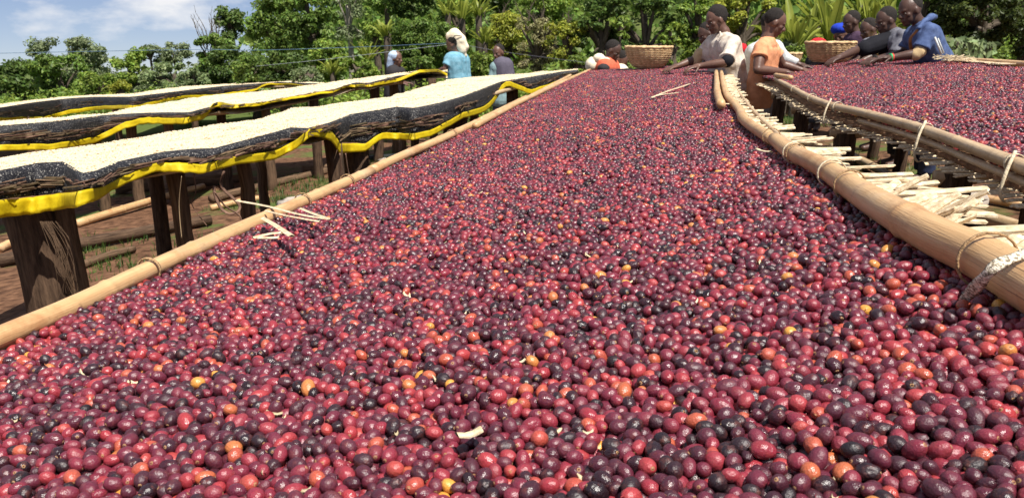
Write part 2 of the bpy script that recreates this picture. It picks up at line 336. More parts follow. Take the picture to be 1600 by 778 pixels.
# binding strips round the rails
def tie(p, d, r, name, parent, m, wd=.012, n=18, a0=0, a1=2*math.pi, tail=None, thick=.0025):
    fr = frame(d); b = MB(); pts = []
    for i in range(n+1):
        a = a0+(a1-a0)*i/n; pts.append(p+fr@Vector((.35*wd*math.sin(a*.5), math.cos(a)*(r+thick), math.sin(a)*(r+thick))))
    if tail: pts += tail
    P = []
    for i, q in enumerate(pts):
        t = (pts[min(i+1, len(pts)-1)]-pts[max(i-1, 0)]).normalized(); sd_ = fr@Vector((1, 0, 0)); nn = t.cross(sd_).normalized()
        P.append([q-sd_*wd/2, q-sd_*wd/2+nn*thick, q+sd_*wd/2+nn*thick, q+sd_*wd/2])
    b.quad_grid(P, True); return b.build(name, m, parent)
def railat(pts, px):
    P = [(proj(p)[0], p) for p in pts]; P.sort(key=lambda q: q[0])
    for (a, p), (c, q) in zip(P, P[1:]):
        if a <= px <= c: return p.lerp(q, (px-a)/(c-a)), (p-q).normalized()
    return P[0][1], (P[0][1]-P[1][1]).normalized()
for px, w_, mm in ((1545, .004, 'rope_brown'), (1330, .005, 'rope_brown'), (1302, .008, 'rope'), (1246, .005, 'rope_brown'), (1240, .006, 'rope'), (1206, .004, 'rope_brown')):
    p, d = railat(rr_pts, px); fr = frame(d)
    tl = None
    if mm == 'rope' : tl = [p+fr@Vector((.02, .043, -.02)), p+fr@Vector((.035, .055, -.035))]
    tie(p, d, .030 if px > 1500 else .025 if px > 1280 else .0215, 'binding_strip', bed, M[mm], w_)
b = MB(); P = smoothpath([onp(1700, 372, 1.05), onp(1640, 386, 1.056), onp(1595, 399, 1.056), onp(1555, 417, 1.05), onp(1530, 443, 1.028), onp(1502, 473, .985)], 20); rows = []
for i, q in enumerate(P):
    t_ = (P[min(i+1, 19)]-P[max(0, i-1)]).normalized(); vd = (Vector((0, 0, CZ))-q).normalized(); s_ = t_.cross(vd).normalized()*(.0062+.001*math.sin(i*1.3)); rows.append([q-s_, q-s_*.5+vd*.003, q+s_*.5+vd*.003, q+s_, q-vd*.002])
b.quad_grid(rows, True); b.build('woven_strap', M['strap'], bed)
for px in (233, 471, 537, 705):
    p, d = railat(left_pts, px); tie(p, d, .021, 'binding_strip', bed, M['rope_brown'], .006)
# split-bamboo slats of the bed, ends sticking out past the right rail
slat_meshes = []
for k in range(10):
    b = MB(); ln = random.uniform(.11, .20); nseg = 4; wd = random.uniform(.017, .034)
    rows = []
    for i in range(nseg+1):
        x = -.015+ln*i/nseg; c_ = .006*math.sin(k+i*.9); ww = wd*(1-.12*(i == nseg)); rg = .004*random.uniform(-1, 1)
        rows.append([Vector((x+rg, c_-ww/2, -.002)), Vector((x-rg, c_-ww/2, .002)), Vector((x, c_, .005)), Vector((x+rg, c_+ww/2, .002)), Vector((x, c_+ww/2, -.002))])
    q = b.quad_grid(rows, True); b.f.append((4, 3, 2, 1, 0)); b.uv.append([(0, 0)]*5); e_ = q+nseg*5; b.f.append((e_, e_+1, e_+2, e_+3, e_+4)); b.uv.append([(0, 0)]*5)
    slat_meshes.append(b.mesh('slat', (0, 0, 0), M['slat'], False))
def put(name, me, loc, rot, parent=None, scale=None):
    o = bpy.data.objects.new(name, me); COL.objects.link(o); o.rotation_euler = rot
    if scale: o.scale = scale
    if parent: o.parent = parent; o.location = Vector(loc)-WL[parent.name]; WL[o.name] = Vector(loc)
    else: o.location = loc; WL[o.name] = Vector(loc)
    return o
s = 1.02; cnt = 0
while s < 8.8:
    r = RR(s)
    ext = .0 if s > 1.6 else -.02
    far = max(0, min(1, (s-2.5)/3))
    put('slat', slat_meshes[random.randrange(10)], rs(r+.03+(.02 if s < 2.1 else 0)+random.uniform(-.025, .03), s, bedz(r, s)-.024+.012*random.random()),
        (random.uniform(-.25, .25), random.uniform(-.12, .05), -PHI+random.uniform(-.16, .16)), bed, ((.8+.35*random.random())*(1.35 if s < 2.1 else 1 if s < 2.8 else max(.42, 1-.75*(s-2.8))), 1.15, 1))
    s += random.uniform(.026, .044) if s < 4 else random.uniform(.03, .045); cnt += 1
# frayed weaving strips standing up beside the near part of the right rail
for k in range(30):
    s = random.uniform(.8, 1.5) if k < 40 else random.uniform(1.4, 2.0); r = RR(s)+random.uniform(.03, .09)
    put('weaving_strip', slat_meshes[random.randrange(10)], rs(r, s, bedz(r, s)+.004+.01*random.random()),
        (random.uniform(-.6, .6), -random.uniform(.05, .7), -PHI+random.uniform(-.8, 1.0)), bed, (.55, .75, .7))
for off, w_ in ((.085, .010),):
    bamboo([rs(RR(a)+off+.008*math.sin(a*5), a, bedz(.4, a)-.02) for a in (.5, .8, 1.2, 1.6, 2.2, 3, 4.2, 6)], w_, w_*.8, 'edge_pole', bed, 'bamboo_old', 8)
# mat below the cherries, beams and legs
b = MB(); ss = lin(S0-.2, S1, 40)
rows = []
for a in ss: rows.append([rs(LR(a)-.02, a, bedz(LR(a), a)-.052), rs(LR(a)-.02, a, bedz(LR(a), a)-.042), rs(0, a, bedz(0, a)-.035), rs(RR(a)+.05, a, bedz(RR(a), a)-.03), rs(RR(a)+.05, a, bedz(RR(a), a)-.045)])
b.quad_grid(rows, True); b.build('woven_mat', M['mat'], bed)
for a in lin(.5, 8.7, 9):
    bamboo([rs(LR(a)-.03, a, bedz(LR(a), a)-.085), rs(-.2, a, bedz(-.2, a)-.085), rs(RR(a)+.08, a, bedz(RR(a), a)-.085)], .024, .022, 'cross_beam', bed, 'bamboo_old', 8)
def post(pa, pb, r0, r1, name, parent, m='post', n=9, sd_=0):
    b = MB(); P = [Vector(pa).lerp(Vector(pb), i/7)+Vector((noise.noise(Vector((i*.5, sd_, 0)))*.02, noise.noise(Vector((sd_, i*.5, 4)))*.02, 0)) for i in range(8)]
    b.tube(P, [r0+(r1-r0)*i/7 for i in range(8)], n, True, rough=.22, seed=sd_); return b.build(name, M[m], parent)
k = 0
for a in lin(.5, 8.7, 7):
    for r in (LR(a)+.1, RR(a)+.03):
        q = rs(r, a); post((q.x, q.y, bedz(r, a)-.10), (q.x+random.uniform(-.04, .04), q.y, ground(q.x, q.y)-.1), .035, .045, 'leg', bed, 'post', 9, k); k += 1
# ------------------------------------------------------------------ right bed
RBpx = [(1700, 298), (1600, 261), (1515, 229), (1447, 204), (1400, 190), (1342, 175), (1301, 166), (1261, 151), (1236, 137), (1212, 124)]
rb_pts = [onp(x, y, .97) for x, y in RBpx]; rb_pts.insert(0, rb_pts[0]*2-rb_pts[1]); rb_pts.insert(0, rb_pts[0]*2-rb_pts[1])
RBrs = sorted([(to_rs(p)[1], to_rs(p)[0]) for p in rb_pts])
def RB(s): return interp(RBrs, s)
T0, T1, RBW = .7, 8.5, 2.12
def rbz(r, s): return .955+.07*r+.03*np.maximum(0, r-1.2)-.03*np.clip((s-6.2)/2, 0, 1)
rbed = empty('drying_bed', rs(1.4, 5, 0), 'raised bed of red coffee cherries on the right where a row of workers leans over', 'drying bed')
bamboo(rb_pts, .017, .014, 'side_rail', rbed, 'bamboo_old', 10, node=.4)
bamboo([p+Vector((.004, -.005, -.034)) for p in rb_pts[:8]], .011, .009, 'lower_rail', rbed, 'bamboo_old', 8)
bamboo([onp(x, y, 1.0) for x, y in ((1212, 118), (1224, 120), (1236, 122))], .016, .016, 'cut_pole', rbed, 'bamboo', 8)
bamboo([rs(RBW+.02, a, rbz(RBW, a)+.015) for a in (1.5, 3, 5, 6.4, 8.4)], .018, .016, 'side_rail', rbed, 'bamboo', 8)
s = .9
while s < 8.4:
    r = RB(s)
    put('slat', slat_meshes[random.randrange(10)], rs(r+.03+random.uniform(-.02, .02), s, rbz(r, s)-.062+.012*random.random()), (random.uniform(-.3, .3), random.uniform(0, .2), -PHI+math.pi+random.uniform(-.25, .25)), rbed, (.36, .7, .6))
    s += random.uniform(.022, .034)
for k in range(60):
    s = random.uniform(5.5, 6.9)
    put('far_slat', slat_meshes[random.randrange(10)], rs(RBW-.06, s, rbz(RBW, s)+.008), (random.uniform(-.2, .2), 0, -PHI+random.uniform(-.2, .2)), rbed, (1.0, 1.6, 1))
b = MB(); rows = []
for a in lin(T0, T1, 40): rows.append([rs(RB(a)+.03, a, rbz(RB(a), a)-.055), rs(RB(a)+.03, a, rbz(RB(a), a)-.042), rs(1.5, a, rbz(1.5, a)-.03), rs(RBW, a, rbz(RBW, a)-.03), rs(RBW, a, rbz(RBW, a)-.06)])
b.quad_grid(rows, True); b.build('woven_mat', M['mat'], rbed)
for a in (1.6, 2.5, 3.6, 4.8, 6.0, 7.2, 8.3):
    bamboo([rs(RB(a)-.0, a, rbz(.8, a)-.11), rs(1.5, a, rbz(1.5, a)-.10), rs(RBW+.1, a, rbz(RBW, a)-.09)], .024, .022, 'cross_beam', rbed, 'bamboo_old', 8)
    for r in (RB(a)+.06, RBW-.1):
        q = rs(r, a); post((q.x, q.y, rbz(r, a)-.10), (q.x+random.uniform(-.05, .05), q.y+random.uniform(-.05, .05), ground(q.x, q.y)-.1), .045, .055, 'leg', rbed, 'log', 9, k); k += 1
for px in (1243, 1270, 1310, 1447, 1588):
    p, d = railat(rb_pts, px); fr = frame(d); tie(p, d, .018, 'binding_strip', rbed, M['rope'], .010)
# loops of bast hanging from the right bed
for px, dy in ((1447, -.02), (1588, -.03), (1300, 0)):
    p, d = railat(rb_pts, px); L2 = random.uniform(.07, .10); b = MB()
    pts = [p+Vector((-.01, -.01, .03)), p+Vector((-.035, -.03, -.01)), p+Vector((-.045, -.035, -L2*.7)), p+Vector((-.03, -.03, -L2)), p+Vector((-.005, -.02, -L2*.95))]
    b.tube(smoothpath(pts, 14), .0042, 6, True, .5); b.build('bast_loop', M['rope'], rbed)
# ------------------------------------------------------------------ packed heap of cherries: settle one tile of spheres
def settle(T, n, rmin, rmax, it=110, seed=3):
    R_ = np.random.RandomState(seed); r = R_.uniform(rmin, rmax, n).astype(np.float32); X = R_.uniform(0, T, (n, 3)).astype(np.float32); X[:, 2] = R_.uniform(rmax, rmax*7, n)
    I = J = None
    for k in range(it):
        if k % 5 == 0:
            I = []; J = []
            for c in range(0, n, 500):
                d = X[c:c+500, None, :]-X[None, :, :]; d[..., :2] -= T*np.round(d[..., :2]/T)
                q = (d**2).sum(-1) < (rmax*2.5)**2; a, b_ = np.nonzero(q); a = a+c; o = a < b_; I.append(a[o]); J.append(b_[o])
            I = np.concatenate(I); J = np.concatenate(J)
        X[:, 2] -= .0012 if k < it-12 else .0002
        d = X[I]-X[J]; d[:, :2] -= T*np.round(d[:, :2]/T); D = np.sqrt((d**2).sum(1))+1e-9; ov = (r[I]+r[J])*.97-D; o = ov > 0
        dd = d[o]/D[o, None]*(ov[o, None]*.5*.75)
        A = np.zeros_like(X)
        for a in range(3): A[:, a] = np.bincount(I[o], dd[:, a], n)-np.bincount(J[o], dd[:, a], n)
        A = np.clip(A, -.004, .004); X += A; X[:, 2] = np.maximum(X[:, 2], r*.9); X[:, :2] %= T
    return X, r
TS = .42
tx, tr = settle(TS, 2480, .0049, .0080)
ztop = np.percentile(tx[:, 2]+tr, 93)
def heap(s0, s1, rlo, rhi, zf, cut_s, seed, amp=1.0):
    P = []; R_ = np.random.RandomState(seed)
    for i in range(int(s0/TS)-1, int(s1/TS)+1):
        for j in range(-4, 8):
            ox = R_.uniform(0, TS)
            q = tx.copy(); fl = R_.randint(4)
            if fl & 1: q[:, 0] = TS-q[:, 0]
            if fl & 2: q[:, 1] = TS-q[:, 1]
            q[:, 0] += j*TS; q[:, 1] += i*TS
            P.append(np.c_[q, tr*1.0])
    P = np.concatenate(P); r, s = P[:, 0], P[:, 1]
    lo = np.array([rlo(a) for a in s]) if callable(rlo) else rlo
    hi = np.interp(s, [x[0] for x in rhi], [x[1] for x in rhi]) if not callable(rhi) and hasattr(rhi, '__len__') else rhi
    k = (s > s0) & (s < s1) & (r > lo+.004) & (r < hi-.006)
    P = P[k]
    P = P[(R_.uniform(size=len(P)) > .11) | (P[:, 2] < ztop-.014)]; far = P[:, 1] > cut_s; P2 = P[~(far & (P[:, 2] < ztop-.019))]
    r, s = P2[:, 0], P2[:, 1]
    und = np.array([noise.noise(Vector((a*4.5, b*4.5, seed)))*.008+noise.noise(Vector((a*1.3, b*1.0, seed+9)))*.010 for a, b in zip(r, s)])*amp
    z = zf(r, s)+und+P2[:, 2]-ztop
    return np.c_[r*cph+s*sph, -r*sph+s*cph, z, P2[:, 3]], P2
def cherry_mesh(kind, seed, nu, nv):
    rnd = random.Random(seed); b = MB(); el = rnd.uniform(1.08, 1.45); fl = rnd.uniform(.86, 1.0); wr = (.012, .09, .20)[kind]
    rows = []; nvv = nv
    for i in range(nvv+1):
        # rings denser towards the +x pole, where the calyx scar sits
        u = i/nvv; ph = math.pi*(u**1.25); x = math.cos(ph); rr_ = math.sin(ph)
        row = []
        for k in range(nu):
            th = 2*math.pi*k/nu; y = rr_*math.cos(th); z = rr_*math.sin(th)
            q = Vector((x, y, z)); g = 1+.035*noise.noise(q*1.3+Vector((seed, 0, 0)))
            if wr: g += wr*(-abs(noise.noise(Vector((x*1.2+seed, y*2.6, z*2.6))))*1.3)
            xx = x*el*g
            if x > .93: xx -= .09*el*max(0, 1-abs(rr_-.15)/.12)
            if x > .985: xx += .05
            row.append(Vector((xx, y*g, z*g*fl)))
        rows.append(row)
    b.quad_grid(rows, True)
    if seed % 3 == 0 and nu > 12: b.tube([Vector((-el*.95, 0, 0)), Vector((-el*1.12, .05, .05)), Vector((-el*1.25, .16, .1))], [.07, .05, .06], 6)
    me = b.mesh('cherry_shape', (0, 0, 0), M['cherry'])
    me.materials.append(M['calyx'])
    for i, p in enumerate(me.polygons):
        c = p.center
        if c.x > .3 and .012 < (c.y**2+c.z**2) < .040: p.material_index = 1
    return me
near_shapes = [cherry_mesh((0, 0, 1, 0, 2, 1, 0, 2)[k], k+1, 22, 16) for k in range(8)]
far_shapes = [cherry_mesh((0, 1, 0, 2)[k], k+20, 9, 7) for k in range(4)]
def proto_coll(name, meshes):
    c = bpy.data.collections.new(name)
    for i, me in enumerate(meshes):
        o = bpy.data.objects.new('%s_%02d' % (name, i), me); c.objects.link(o)
    return c
def scatter(name, P, rot, scl, idx, pick, coll, label, cat):
    me = bpy.data.meshes.new(name); me.vertices.add(len(P)); me.vertices.foreach_set('co', P.astype(np.float32).ravel())
    for nm, ty, dat, key in (('rot', 'FLOAT_VECTOR', rot, 'vector'), ('scl', 'FLOAT_VECTOR', scl, 'vector'), ('idx', 'INT', idx, 'value'), ('pick', 'FLOAT', pick, 'value')):
        a = me.attributes.new(nm, ty, 'POINT'); a.data.foreach_set(key, np.ascontiguousarray(dat, dtype=np.int32 if ty == 'INT' else np.float32).ravel())
    o = mkobj(name, me); ng = bpy.data.node_groups.new(name+'_nodes', 'GeometryNodeTree')
    ng.interface.new_socket('Geometry', in_out='INPUT', socket_type='NodeSocketGeometry'); ng.interface.new_socket('Geometry', in_out='OUTPUT', socket_type='NodeSocketGeometry')
    gi = N('NodeGroupInput', ng); go = N('NodeGroupOutput', ng); ip = N('GeometryNodeInstanceOnPoints', ng); ci = N('GeometryNodeCollectionInfo', ng)
    ci.inputs[0].default_value = coll; ci.inputs[1].default_value = True; ci.inputs[2].default_value = True
    mp_ = N('GeometryNodeMeshToPoints', ng)
    def na(n_, ty):
        q = N('GeometryNodeInputNamedAttribute', ng, data_type=ty); q.inputs[0].default_value = n_; return q
    l = ng.links; l.new(gi.outputs[0], mp_.inputs[0]); l.new(mp_.outputs[0], ip.inputs['Points']); l.new(ci.outputs[0], ip.inputs['Instance']); ip.inputs['Pick Instance'].default_value = True
    l.new(na('idx', 'INT').outputs[0], ip.inputs['Instance Index']); l.new(na('rot', 'FLOAT_VECTOR').outputs[0], ip.inputs['Rotation']); l.new(na('scl', 'FLOAT_VECTOR').outputs[0], ip.inputs['Scale'])
    l.new(ip.outputs[0], go.inputs[0]); md = o.modifiers.new('scatter', 'NODES'); md.node_group = ng
    return tag(o, label, cat, kind='stuff')
near_coll = proto_coll('near_cherry', near_shapes); far_coll = proto_coll('far_cherry', far_shapes)
def picks(P, seed):
    n = len(P); p = np.random.RandomState(seed).beta(1.45, 1.6, n)
    cl = np.array([noise.noise(Vector((a*3.1, b*3.1, seed))) for a, b in P[:, :2]])*.12
    p = np.clip(p*.93+cl*.7+.05, 0, .93); u = np.random.RandomState(seed+1).uniform(size=n)
    p[u < .022] = .93+.07*np.random.RandomState(seed+2).uniform(size=(u < .022).sum()); return p
def rots(n, seed):
    R_ = np.random.RandomState(seed); return np.c_[R_.uniform(0, 6.28, n), R_.normal(0, .45, n), R_.uniform(0, 6.28, n)]
RRc = [(a, b+.02) for a, b in RRrs]
WH, _ = heap(S0, S1, lambda a: LR(a)+.012, RRc, lambda r, s: bedz(r, s)+.004+.022*np.clip((r-.05)/.3, 0, 1)*np.clip((2.2-s)/1.2, 0, 1)+np.where(s > 6, (s-6)*.004, 0), 2.6, 5)
pk = picks(WH, 11); ro = rots(len(WH), 12); sz = WH[:, 3:4]*1.0*np.random.RandomState(4).uniform(.97, 1.06, (len(WH), 1))*np.ones((1, 3))
wy = np.random.RandomState(8).uniform(size=len(WH))
nearI = np.where(wy < .34, 0, np.where(wy < .60, 2, np.where(wy < .75, 3, np.where(wy < .86, 6, 5))))
dk = pk < .30; nearI = np.where(dk & (wy < .30), 4, np.where(dk & (wy < .5), 7, nearI)); nearI = np.where(~dk & (wy < .2), 1, nearI)
farI = np.where(dk & (wy < .4), 3, (wy*3).astype(int))
# the 300 cherries that show largest become things of their own
dep = WH[:, 1]*cp-(WH[:, 2]-CZ)*sp; up_ = WH[:, 1]*sp+(WH[:, 2]-CZ)*cp
sx = 800+F*WH[:, 0]/dep; sy = 389-F*up_/dep
rw, sw = WH[:, 0]*cph-WH[:, 1]*sph, WH[:, 0]*sph+WH[:, 1]*cph
vis = (sx > 4) & (sx < 1596) & (sy > 300) & (sy < 776) & (WH[:, 3] > 0)
order = np.argsort(np.where(vis, WH[:, 3]/dep, 0))[::-1]
cell = {}
# top-layer test: nothing closer to the camera covers its centre
cand = order[:2600]; CX, CY, CD, CR = sx, sy, dep, F*WH[:, 3]/dep
nearset = np.where((sx > -60) & (sx < 1660) & (sy > 380) & (sy < 860))[0]
chosen = []
for i in cand:
    dx = CX[nearset]-CX[i]; dy_ = CY[nearset]-CY[i]
    cov = ((dx*dx+dy_*dy_) < (CR[nearset]*.95)**2) & (CD[nearset] < CD[i]-.001)
    if not cov.any(): chosen.append(i)
    if len(chosen) == 300: break
chosen = np.array(chosen); rest = np.ones(len(WH), bool); rest[chosen] = False
classes = [(.10, 'nearly black'), (.24, 'very dark plum'), (.42, 'dark purple'), (.6, 'wine red'), (.78, 'deep crimson'), (.90, 'bright red'), (.955, 'orange red'), (1.01, 'yellow orange')]
for i in chosen:
    nm = next(c for t, c in classes if pk[i] < t)
    o = put('coffee_cherry', near_shapes[nearI[i]], WH[i, :3], ro[i], None, tuple(sz[i]))
    hx = ('left corner', 'left of centre', 'middle', 'right of centre', 'right corner')[min(4, int(sx[i]/320))]; row = 'frontmost rows' if sy[i] > 700 else 'rows just behind the front' if sy[i] > 620 else 'rows further back'
    o['pick'] = float(pk[i]); tag(o, nm+' cherry in the '+row+', '+hx, 'coffee cherry', nm+' cherries, '+row+', '+hx)
a = rest & (sw < 2.6); scatter('coffee_cherries', WH[a, :3], ro[a], sz[a], nearI[a], pk[a], near_coll, 'dense heap of dark red and purple coffee cherries covering the foreground bed', 'coffee cherries')
a = rest & (sw >= 2.6); scatter('coffee_cherries', WH[a, :3], ro[a], sz[a], farI[a], pk[a], far_coll, 'far stretch of red coffee cherries running up the middle bed', 'coffee cherries')
W2, _ = heap(T0+.3, T1, lambda a: RB(a)+.014, RBW-.02, lambda r, s: rbz(r, s)+.012+0*s, 0, 31)
p2 = picks(W2, 21); r2_ = rots(len(W2), 22)
scatter('coffee_cherries', W2[:, :3], r2_, W2[:, 3:4]*np.ones((1, 3)), (p2*997 % 4).astype(int), p2, far_coll, 'spread of red coffee cherries covering the right hand bed', 'coffee cherries')
# filler below the top layers
# husks, straw and leaf bits on the heap
def chip(n, seed, zone):
    b = MB(); rd = random.Random(seed)
    for k in range(n):
        s = zone[0]+(zone[1]-zone[0])*rd.random()**1.6; r = rd.uniform(LR(s)+.04, RR(s)-.04); z = bedz(r, s)+noise.noise(Vector((r*4.5, s*4.5, 5)))*.008+noise.noise(Vector((r*1.3, s*1.0, 14)))*.010-.001
        c = rs(r, s, z); l_ = rd.uniform(.003, .009)*(1 if rd.random() < .93 else 2); w_ = rd.uniform(.002, .0045); R3 = Euler((rd.uniform(-.8, .8), rd.uniform(-.6, .6), rd.uniform(0, 6.3))).to_matrix()
        c = c-Vector((0, 0, .003)); rows = [[c+R3@Vector((x*l_, y*w_*(1-abs(x)*.7), .0025*(x*x-y*y)+t)) for y, t in ((-1, 0), (0, .0012), (1, 0), (0, -.0006))] for x in (-1, -.4, .3, 1)]
        b.quad_grid(rows, True)
    return b
tag(chip(420, 2, (.3, 4.5)).build('husk_bits', M['slat'], loc=rs(0, 1.5, .97)), 'pale husk and straw bits scattered between the cherries', 'husk bits', kind='stuff')
for (x0, y0), (x1, y1), rr_ in (((1018, 157), (1078, 134), .006), ((1018, 156), (1060, 148), .004)):
    b = MB(); A, B = onbed(x0, y0, .004), onbed(x1, y1, .004); b.tube([A.lerp(B, i/5)+Vector((0, 0, .014+.003*math.sin(i))) for i in range(6)], rr_, 7, True, .6)
    tag(b.build('straw_stick', M['slat']), 'longer thick pale stick lying on the far cherries' if rr_ > .005 else 'thin short straw lying beside the thicker pale stick', 'stick')
for (px, py, l_, w_, a_, nm, lb) in ((1193, 243, .030, .008, 1.9, 'dry_leaf', 'pale dry leaf scrap by the narrow part of the right rail'), (1148, 167, .05, .006, .1, 'straw_stick', 'short pale straw beside the cut end of the crooked pole'), (733, 695, .012, .006, .5, 'straw_stick', 'tiny yellow husk piece in the middle foreground of the heap')):
    c = onbed(px, py, .004); b = MB(); fr = rotz(a_)
    b.quad_grid([[c+fr@Vector((x*l_, y*w_, .010+t+.003*x*x)) for y, t in ((-1, 0), (0, .003), (1, 0), (0, -.001))] for x in (-1, -.3, .4, 1)], True)
    tag(b.build(nm, M['slat']), lb, 'leaf' if nm == 'dry_leaf' else 'straw')
# split strips lying across the left rail
for k, pl in enumerate([((370, 314), (415, 322), (470, 336), (514, 343)), ((470, 326), (490, 334), (517, 343)), ((411, 341), (430, 352), (456, 369)), ((395, 372), (420, 366), (440, 364)), ((404, 372), (425, 372), (436, 371)), ((415, 330), (450, 338), (500, 347))]):
    b = MB(); pts = smoothpath([onbed(x, y, .031) for x, y in pl], 9); w_ = (.006, .005, .007, .006, .005, .003)[k]
    rows = []
    for i, q in enumerate(pts):
        t = (pts[min(i+1, 8)]-pts[max(0, i-1)]).normalized(); sd_ = t.cross(Vector((0, 0, 1))).normalized(); ww = w_*(1-.55*(i/8) if k == 0 else 1)
        rows.append([q-sd_*ww, q+Vector((0, 0, .003)), q+sd_*ww, q-Vector((0, 0, .002))])
    b.quad_grid(rows, True); tag(b.build('split_strip', M['slat'], smooth=False), ['longest tapering split bamboo strip sticking out left of the rail', 'short split strip crossing the long one at the rail', 'pale split strip slanting down onto the cherries below the long one', 'wide short strip lying on the left rail', 'lowest short strip tucked under the wide one on the rail', 'thin splinter just below the long strip'][k], 'bamboo strip')
# spare poles beside the far left rail
for k, (a_, b_) in enumerate((((770, 197), (905, 118)), ((777, 188), (842, 152)))):
    A, B = onbed(*a_, .009), onbed(*b_, .009); o = bamboo([A+Vector((-.085, 0, 0)), A.lerp(B, .5)+Vector((-.085, 0, 0)), B+Vector((-.085, 0, 0))], .016, .014, 'bamboo_pole', None, 'bamboo', 8)
    tag(o, 'long thin bamboo pole lying along the outside of the far left rail' if k == 0 else 'shorter bamboo pole with cut end beside the longer one at the rail', 'pole')
# ------------------------------------------------------------------ parchment tables on the left
bean = MB(); bean.ell((0, 0, 0), (1, .72, .5), None, 7, 5); bean_me = bean.mesh('bean_shape', (0, 0, 0), M['parch']); bean2 = bean_me.copy(); bean2.materials.clear(); bean2.materials.append(mat('brown_parchment', (.42, .26, .14), .8)); bean_coll = proto_coll('bean', [bean_me, bean2])
def net_table(label, lip, far, hem, hth, Zl, Zf, x0, x1, n, posts, beans, bsize, seed, inner):
    xs = lin(x0, x1, n); Lp = []; Fp = []; Hb = []; Ht = []
    for px in xs:
        l_ = onp(px, interp(lip, px), interp(Zl, px)); Lp.append(l_); Fp.append(onp(px, interp(far, px), interp(Zf, px)))
        hy = interp(hem, px)+1.6*noise.noise(Vector((px*.045, seed, 7)))+.8*noise.noise(Vector((px*.13, seed, 3))); th = interp(hth, px); Y = l_.y-.05*(1+.5*noise.noise(Vector((px*.05, seed, 0))))
        Hb.append(at(px, hy, Y)); Ht.append(at(px, hy-th, Y+.006))
    root = empty('drying_table', (Lp[n//2].x, Lp[n//2].y, ground(Lp[n//2].x, Lp[n//2].y)), label, 'drying table', 'raised tables of pale parchment coffee')
    b = MB(); m = 12; rows = []
    for i in range(n):
        row = []
        for j in range(m+1):
            u = j/m; q = Lp[i].lerp(Fp[i], u); q.z += .012*noise.noise(Vector((q.x*5, q.y*5, seed)))-.012*math.sin(math.pi*u)*inner
            row.append(q)
        e = Fp[i]+(Fp[i]-Lp[i]).normalized()*.03; row += [e-Vector((0, 0, .03)), e-Vector((0, 0, .07)), Lp[i]-Vector((0, 0, .07))]
        rows.append(row)
    b.quad_grid(rows); tray = b.build('parchment_layer', M['parch_fill'], root)
    # net folded over the near edge and hanging to the hem
    b = MB(); rows = []; K = 10
    for i in range(n):
        d = (Lp[i]-Fp[i]); d.z = 0; d.normalize(); row = [Lp[i]-d*.035+Vector((0, 0, -.004)), Lp[i]-d*.012+Vector((0, 0, .007))]
        for j in range(1, K+1):
            u = j/K; q = Lp[i].lerp(Ht[i], u); q += d*(.022*math.sin(math.pi*min(1, u*1.3))+.018*noise.noise(Vector((i*.22, u*2.3, seed)))+.008*noise.noise(Vector((i*.6, u*6, seed)))*(u < .99)); q.z += .006*(1-u)
            row.append(q)
        rows.append(row)
    b.quad_grid(rows); net = b.build('shade_net', M['net'], root)
    sl = net.modifiers.new('thickness', 'SOLIDIFY'); sl.thickness = .003
    b = MB(); rows = []
    for i in range(n):
        row = []
        for j in range(5):
            u = j/4; q = Ht[i].lerp(Hb[i], u); q += Vector((.0, -.010*u*(1+noise.noise(Vector((i*.35, seed, 2)))), 0)); q.y -= .030+.012*noise.noise(Vector((i*.5, j*.4, seed)))+.006*noise.noise(Vector((i*1.7, j*.4, seed))); row.append(q)
        rows.append(row)
    b.quad_grid(rows); hm = b.build('yellow_hem', M['hem'], net); sl = hm.modifiers.new('thickness', 'SOLIDIFY'); sl.thickness = .002
    # edge of the slat mat showing through and below the net
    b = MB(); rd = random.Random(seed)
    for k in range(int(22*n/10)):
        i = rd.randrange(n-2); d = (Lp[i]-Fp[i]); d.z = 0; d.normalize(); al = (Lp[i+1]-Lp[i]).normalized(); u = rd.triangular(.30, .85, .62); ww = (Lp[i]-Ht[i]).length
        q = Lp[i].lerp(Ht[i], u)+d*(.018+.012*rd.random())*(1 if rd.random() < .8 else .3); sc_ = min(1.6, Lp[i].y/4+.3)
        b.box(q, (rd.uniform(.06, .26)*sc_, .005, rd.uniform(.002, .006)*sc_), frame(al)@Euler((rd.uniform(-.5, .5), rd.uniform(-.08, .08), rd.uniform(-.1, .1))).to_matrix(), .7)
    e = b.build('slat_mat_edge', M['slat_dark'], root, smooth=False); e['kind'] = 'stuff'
    bamboo([Lp[i].lerp(Fp[i], .2)+Vector((0, 0, -.085)) for i in range(0, n, max(1, n//10))], .022, .02, 'side_rail', root, 'bamboo_old', 8)
    bamboo([Fp[i]+Vector((0, 0, -.04)) for i in range(0, n, max(1, n//10))], .022, .02, 'side_rail', root, 'bamboo_old', 8)
    for i in range(3, n-2, max(2, n//9)): bamboo([Lp[i].lerp(Fp[i], .30)+Vector((0, 0, -.10)), Lp[i].lerp(Fp[i], .5)+Vector((0, 0, -.10)), Fp[i].lerp(Lp[i], .05)+Vector((0, 0, -.10))], .02, .02, 'cross_beam', root, 'bamboo_old', 8)
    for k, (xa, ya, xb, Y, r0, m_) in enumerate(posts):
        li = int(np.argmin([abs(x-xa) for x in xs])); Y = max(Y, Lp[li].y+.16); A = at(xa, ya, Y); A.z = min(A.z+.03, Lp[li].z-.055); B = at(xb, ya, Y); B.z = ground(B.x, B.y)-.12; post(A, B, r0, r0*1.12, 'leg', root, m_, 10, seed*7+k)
    # beans
    P = []; R_ = np.random.RandomState(seed); T = 0
    A = np.array([tuple(q) for q in Lp]); B = np.array([tuple(q) for q in Fp])
    area = [np.linalg.norm(np.cross(B[i]-A[i], A[i+1]-A[i])) for i in range(n-1)]; c = np.cumsum(area)/sum(area)
